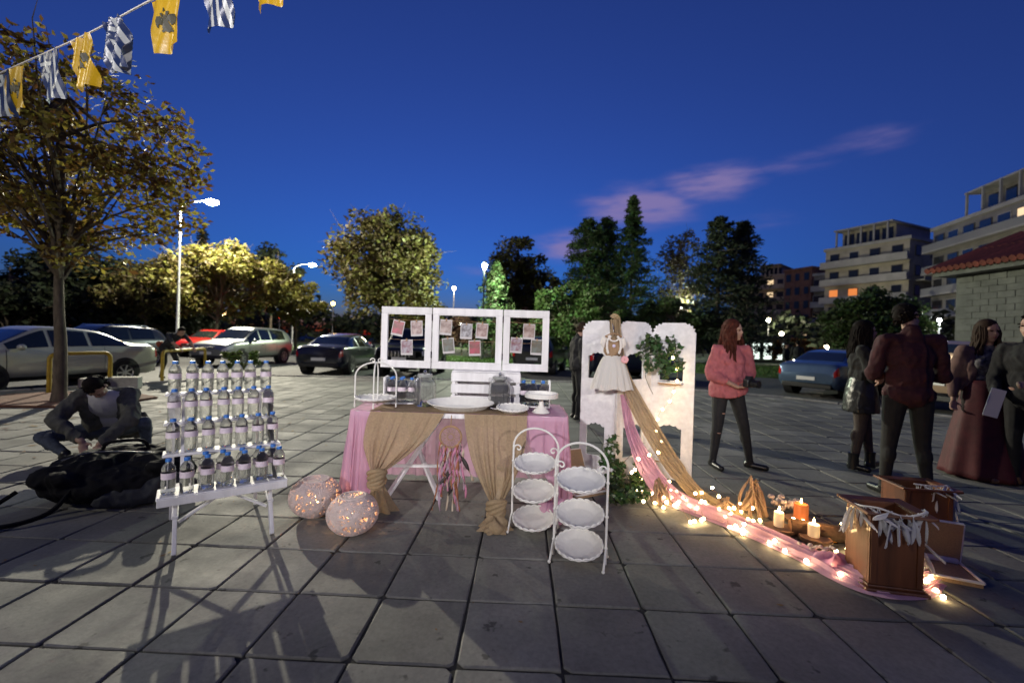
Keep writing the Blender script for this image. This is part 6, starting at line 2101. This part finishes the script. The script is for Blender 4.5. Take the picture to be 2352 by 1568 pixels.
feather_garland('white feather garland lying on the lower wooden box', (b2.x + .05, b2.y + .14, 0), R(-8), [(-.06, -.06, .315), (.03, -.10, .318), (.12, -.09, .318), (.19, -.06, .31), (.20, -.10, .22), (.19, -.1, .12)], 22, 8)
# open burlap case beside the boxes
def burlap_case(c, rz, label, a_lid, w_=.34, d=.24):
    t = thing('burlap_case', label, 'case', c, rz)
    MB().box((0, 0, .015), (w_, d, .03)).build('tray', BURL2, t, smooth=False, bevel=.004)
    lid = MB().box((0, 0, d / 2), (w_, .022, d)).build('lid', BURL2, t, smooth=False, bevel=.004)
    lid.location, lid.rotation_euler = (0, d / 2 + .012, .03), (-a_lid, 0, 0)
    for s in (-1, 1):
        MB().tube([(s * w_ / 2, -d / 2, .032), (s * w_ / 2, d / 2, .032)], [.010, .009], 6).build('lace_edge', TRIMW, t)
        MB().tube([(s * w_ / 2, 0, 0), (s * w_ / 2, 0, d)], .010, 6).build('lace_edge', TRIMW, lid)
    MB().tube([(-w_ / 2, -d / 2, .032), (w_ / 2, -d / 2, .032)], .009, 6).build('lace_edge', TRIMW, t)
    MB().tube([(-w_ / 2, 0, d), (w_ / 2, 0, d)], .010, 6).build('lace_edge', TRIMW, lid)
    MB().box((0, d / 2 - .01, .045), (w_ * .92, .03, .03)).build('hinge_lace', TRIMW, t, smooth=False, bevel=.008)
p = gp(2190, 1322)
burlap_case((p.x - .05, p.y + .04, 0), R(-24), 'open burlap covered case with white lace edges beside the wooden box', R(-8), .30, .26)
p = gp(1340, 1132)
burlap_case((p.x, p.y + .05, 0), R(28), 'tilted burlap covered case with white lace edges behind the plate stand', R(25), .36, .30)
# yellow hoop barriers
YEL = mat('barrier_yellow', (.45, .30, .02), .5, var=.2, scale=20)
def hoop(a, b, h, label):
    a, b = Vector(a), Vector(b)
    t = thing('hoop_barrier', label, 'barrier', a)
    d = b - a
    u = d.normalized()
    MB().tube([(0, 0, 0), (0, 0, h - .12)] + [Vector((0, 0, h - .12)) + u * .12 * (1 - math.cos(q_)) + Vector((0, 0, .12 * math.sin(q_))) for q_ in np.linspace(.2, PI / 2, 6)] +
              [d + Vector((0, 0, h - .12)) - u * .12 * (1 - math.cos(q_)) + Vector((0, 0, .12 * math.sin(q_))) for q_ in np.linspace(PI / 2, .2, 6)] + [d + Vector((0, 0, h - .12)), d], .038, 10).build('tube_hoop', YEL, t)
    for q_ in (Vector((0, 0, 0)), d): MB().lathe([(0, .012), (.08, .012), (.08, 0)], q_, 12).build('foot_plate', YEL, t)
hoop(gp(112, 905), gp(252, 893), .80, 'yellow steel hoop barrier standing before the cream sedan')
hoop(gp(372, 876), gp(470, 858), .78, 'yellow steel hoop barrier beside the bending person')
# white stone blocks by the tree
for k, (x, y, w_, lab) in enumerate(((205, 897, .42, 'small pale concrete block beside the crouching man'), (272, 893, .62, 'larger pale concrete block by the yellow hoop'))):
    p = gp(x, y)
    o = MB().box((0, 0, .13), (w_, .3, .26)).build('concrete_block', mat('block_concrete', (.42, .41, .37), .85, var=.2, scale=6, bump=.4), smooth=False, bevel=.015)
    o.location, o.rotation_euler = (p.x, p.y + .1, 0), (0, 0, R(25))
    tag(o, lab, 'concrete block')
# planting bed round the plane tree
o = poly_slab([(-9.3, 6.9), (-7.0, 7.2), (-6.9, 8.4), (-8.4, 9.2), (-9.6, 8.3)], .0, .035).build('planting_bed', mat('red_soil', (.13, .055, .035), .95, var=.4, scale=8, bump=.8, bscale=30), smooth=False)
tag(o, 'reddish soil bed around the plane tree trunk', kind='structure')

# ---- bunting across the corner
b0, b1, b2, b3 = at(-60, 196, 3.12), at(180, 88, 2.68), at(345, 2, 2.36), at(640, -150, 2.0)
t = thing('flag_bunting', 'string of alternating striped blue white and yellow eagle flags', 'bunting', (0, 0, 0))
end = b3 + (b3 - b2) * 9
start = b0 + (b0 - b1) * 3.2
MB().tube(cat_spline([start, (start + b0) / 2 + Vector((0, 0, -.03)), b0, b1, b2, b3, b3.lerp(end, .33), b3.lerp(end, .67), end], 80), .005, 6).build('cord', TRIMW, t)
for q_, lab in ((start, 'wooden pole holding the low end of the bunting'), (end, 'tall wooden pole holding the high end of the bunting')):
    o = MB().lathe([(.05, 0), (.045, q_.z * .5), (.035, q_.z + .05), (0, q_.z + .06)], n=10).build('bunting_pole', TWIG)
    o.location = (q_.x, q_.y, 0)
    tag(o, lab, 'pole')
FYEL = mat('flag_yellow', (.60, .36, .01), .28, var=.12, scale=6, transl=.35, bump=.25, bscale=14)
FBLU = mat('flag_blue', (.02, .045, .16), .3, transl=.3)
FWHT = mat('flag_white', (.55, .57, .6), .3, transl=.35)
FEAG = mat('flag_emblem', (.03, .028, .012), .5)
line = cat_spline([b0, b1, b2, b3], 400)
def on_line(x):
    best = min(line, key=lambda p_: abs(proj_x(p_) - x))
    return best
def proj_x(p_):
    d = p_ - Vector((0, 0, CAMZ))
    return 1176 + FPX * d.dot(rt) / d.dot(fw)
def flag(x0, x1, L, kind, seed, tw=0):
    rr = random.Random(seed)
    A_, B_ = on_line(x0), on_line(x1)
    w_ = (B_ - A_).length
    dx = (B_ - A_).normalized()
    nrm = dx.cross(Vector((0, 0, 1))).normalized()
    ph = rr.uniform(0, 6)
    lean = Vector((.14, 0, 0)) * L
    def P(u, v, off=0):
        q_ = A_ + dx * w_ * (u * (1 - .06 * v) + tw * .12 * math.sin(v * 3) * (u - .5)) + Vector((0, 0, -L * v - .004)) + lean * v
        return q_ + nrm * (.018 * math.sin(u * 6 + v * 4 + ph) * (.3 + v) + .010 * math.sin(u * 13 + ph * 2 + v * 9) * (tw * 2 + .5) + off)
    if kind == 'y':
        o = MB().grid(lambda u, v: P(u, v), 16, 20).build('yellow_flag', FYEL, t)
        # black double headed eagle: body, spread wings, two heads, crown, tail
        cen = (.5, .5)
        shapes = [[(0, .16), (.05, .08), (.06, -.02), (.10, -.12), (.0, -.2), (-.10, -.12), (-.06, -.02), (-.05, .08)],
                  [(.04, .07), (.12, .14), (.22, .15), (.26, .06), (.25, -.06), (.20, -.10), (.17, -.02), (.10, -.06)], [(.03, .10), (.06, .2), (.13, .2), (.11, .16), (.07, .10)],
                  [(-.03, .25), (0, .31), (.03, .25), (.035, .22), (-.035, .22)], [(.05, -.1), (.13, -.18), (.10, -.2), (.03, -.16)]]
        for s_ in (1, -1):
            for q_, sh in enumerate(shapes):
                if s_ < 0 and q_ in (0, 3): continue
                for off in (.0035, -.0035):
                    MB().add([P(.5 + a * s_ * 1.15, .5 - b_ * .85, off) for a, b_ in sh], [tuple(range(len(sh)))]).build('eagle_emblem', FEAG, o, smooth=False)
    else:
        n = 9
        o = MB().grid(lambda u, v: P(u, v), 18, 20).build('striped_flag', FWHT, t)
        for k in range(0, n, 2):
            for off in (.0022, -.0022):
                MB().grid(lambda u, v: P((k + u) / n, (.38 if k < 5 else 0) + (1 - (.38 if k < 5 else 0)) * v, off), 2, 20).build('blue_stripe', FBLU, o)
        for (u0, u1, v0, v1) in ((0, .2, 0, .16), (.31, .55, 0, .16), (0, .2, .24, .38), (.31, .55, .24, .38)):
            for off in (.0022, -.0022):
                MB().grid(lambda u, v: P(u0 + (u1 - u0) * u, v0 + (v1 - v0) * v, off), 4, 5).build('blue_canton', FBLU, o)
flag(-36, 22, .30, 'g', 1); flag(12, 52, .29, 'y', 2); flag(92, 132, .30, 'g', 3); flag(165, 208, .30, 'y', 4, .5)
flag(246, 282, .29, 'g', 5, 1); flag(345, 405, .29, 'y', 6); flag(462, 520, .29, 'g', 7); flag(572, 628, .29, 'y', 8)
# fallen leaves and crumbs on the pavers
V, F = [], []
rr = random.Random(77)
for k in range(420):
    if k < 300: x, y = rr.gauss(-6.6, 2.2), rr.gauss(6.3, 1.8)
    else: x, y = rr.uniform(-4, 5), rr.uniform(1.8, 8)
    if not inside(x, y, PLAZA): continue
    s_, a = rr.uniform(.012, .05) if k < 300 else rr.uniform(.006, .022), rr.uniform(0, 6)
    i = len(V)
    for (u, v, h) in ((-1, 0, .2), (0, .5, 0), (1.1, 0, .3), (.1, -.55, 0)):
        V.append((x + s_ * (u * math.cos(a) - v * math.sin(a)), y + s_ * (u * math.sin(a) + v * math.cos(a)), .004 + h * s_ * rr.uniform(.2, 1)))
    F.append((i, i + 1, i + 2, i + 3))
tag(link('fallen_leaves', arr_mesh('fallen_leaves', np.array(V), np.array(F), mat('dry_leaf', (.16, .09, .035), .8, island=.5))), 'scattered dry leaves and crumbs on the pavers', 'leaves', kind='stuff')
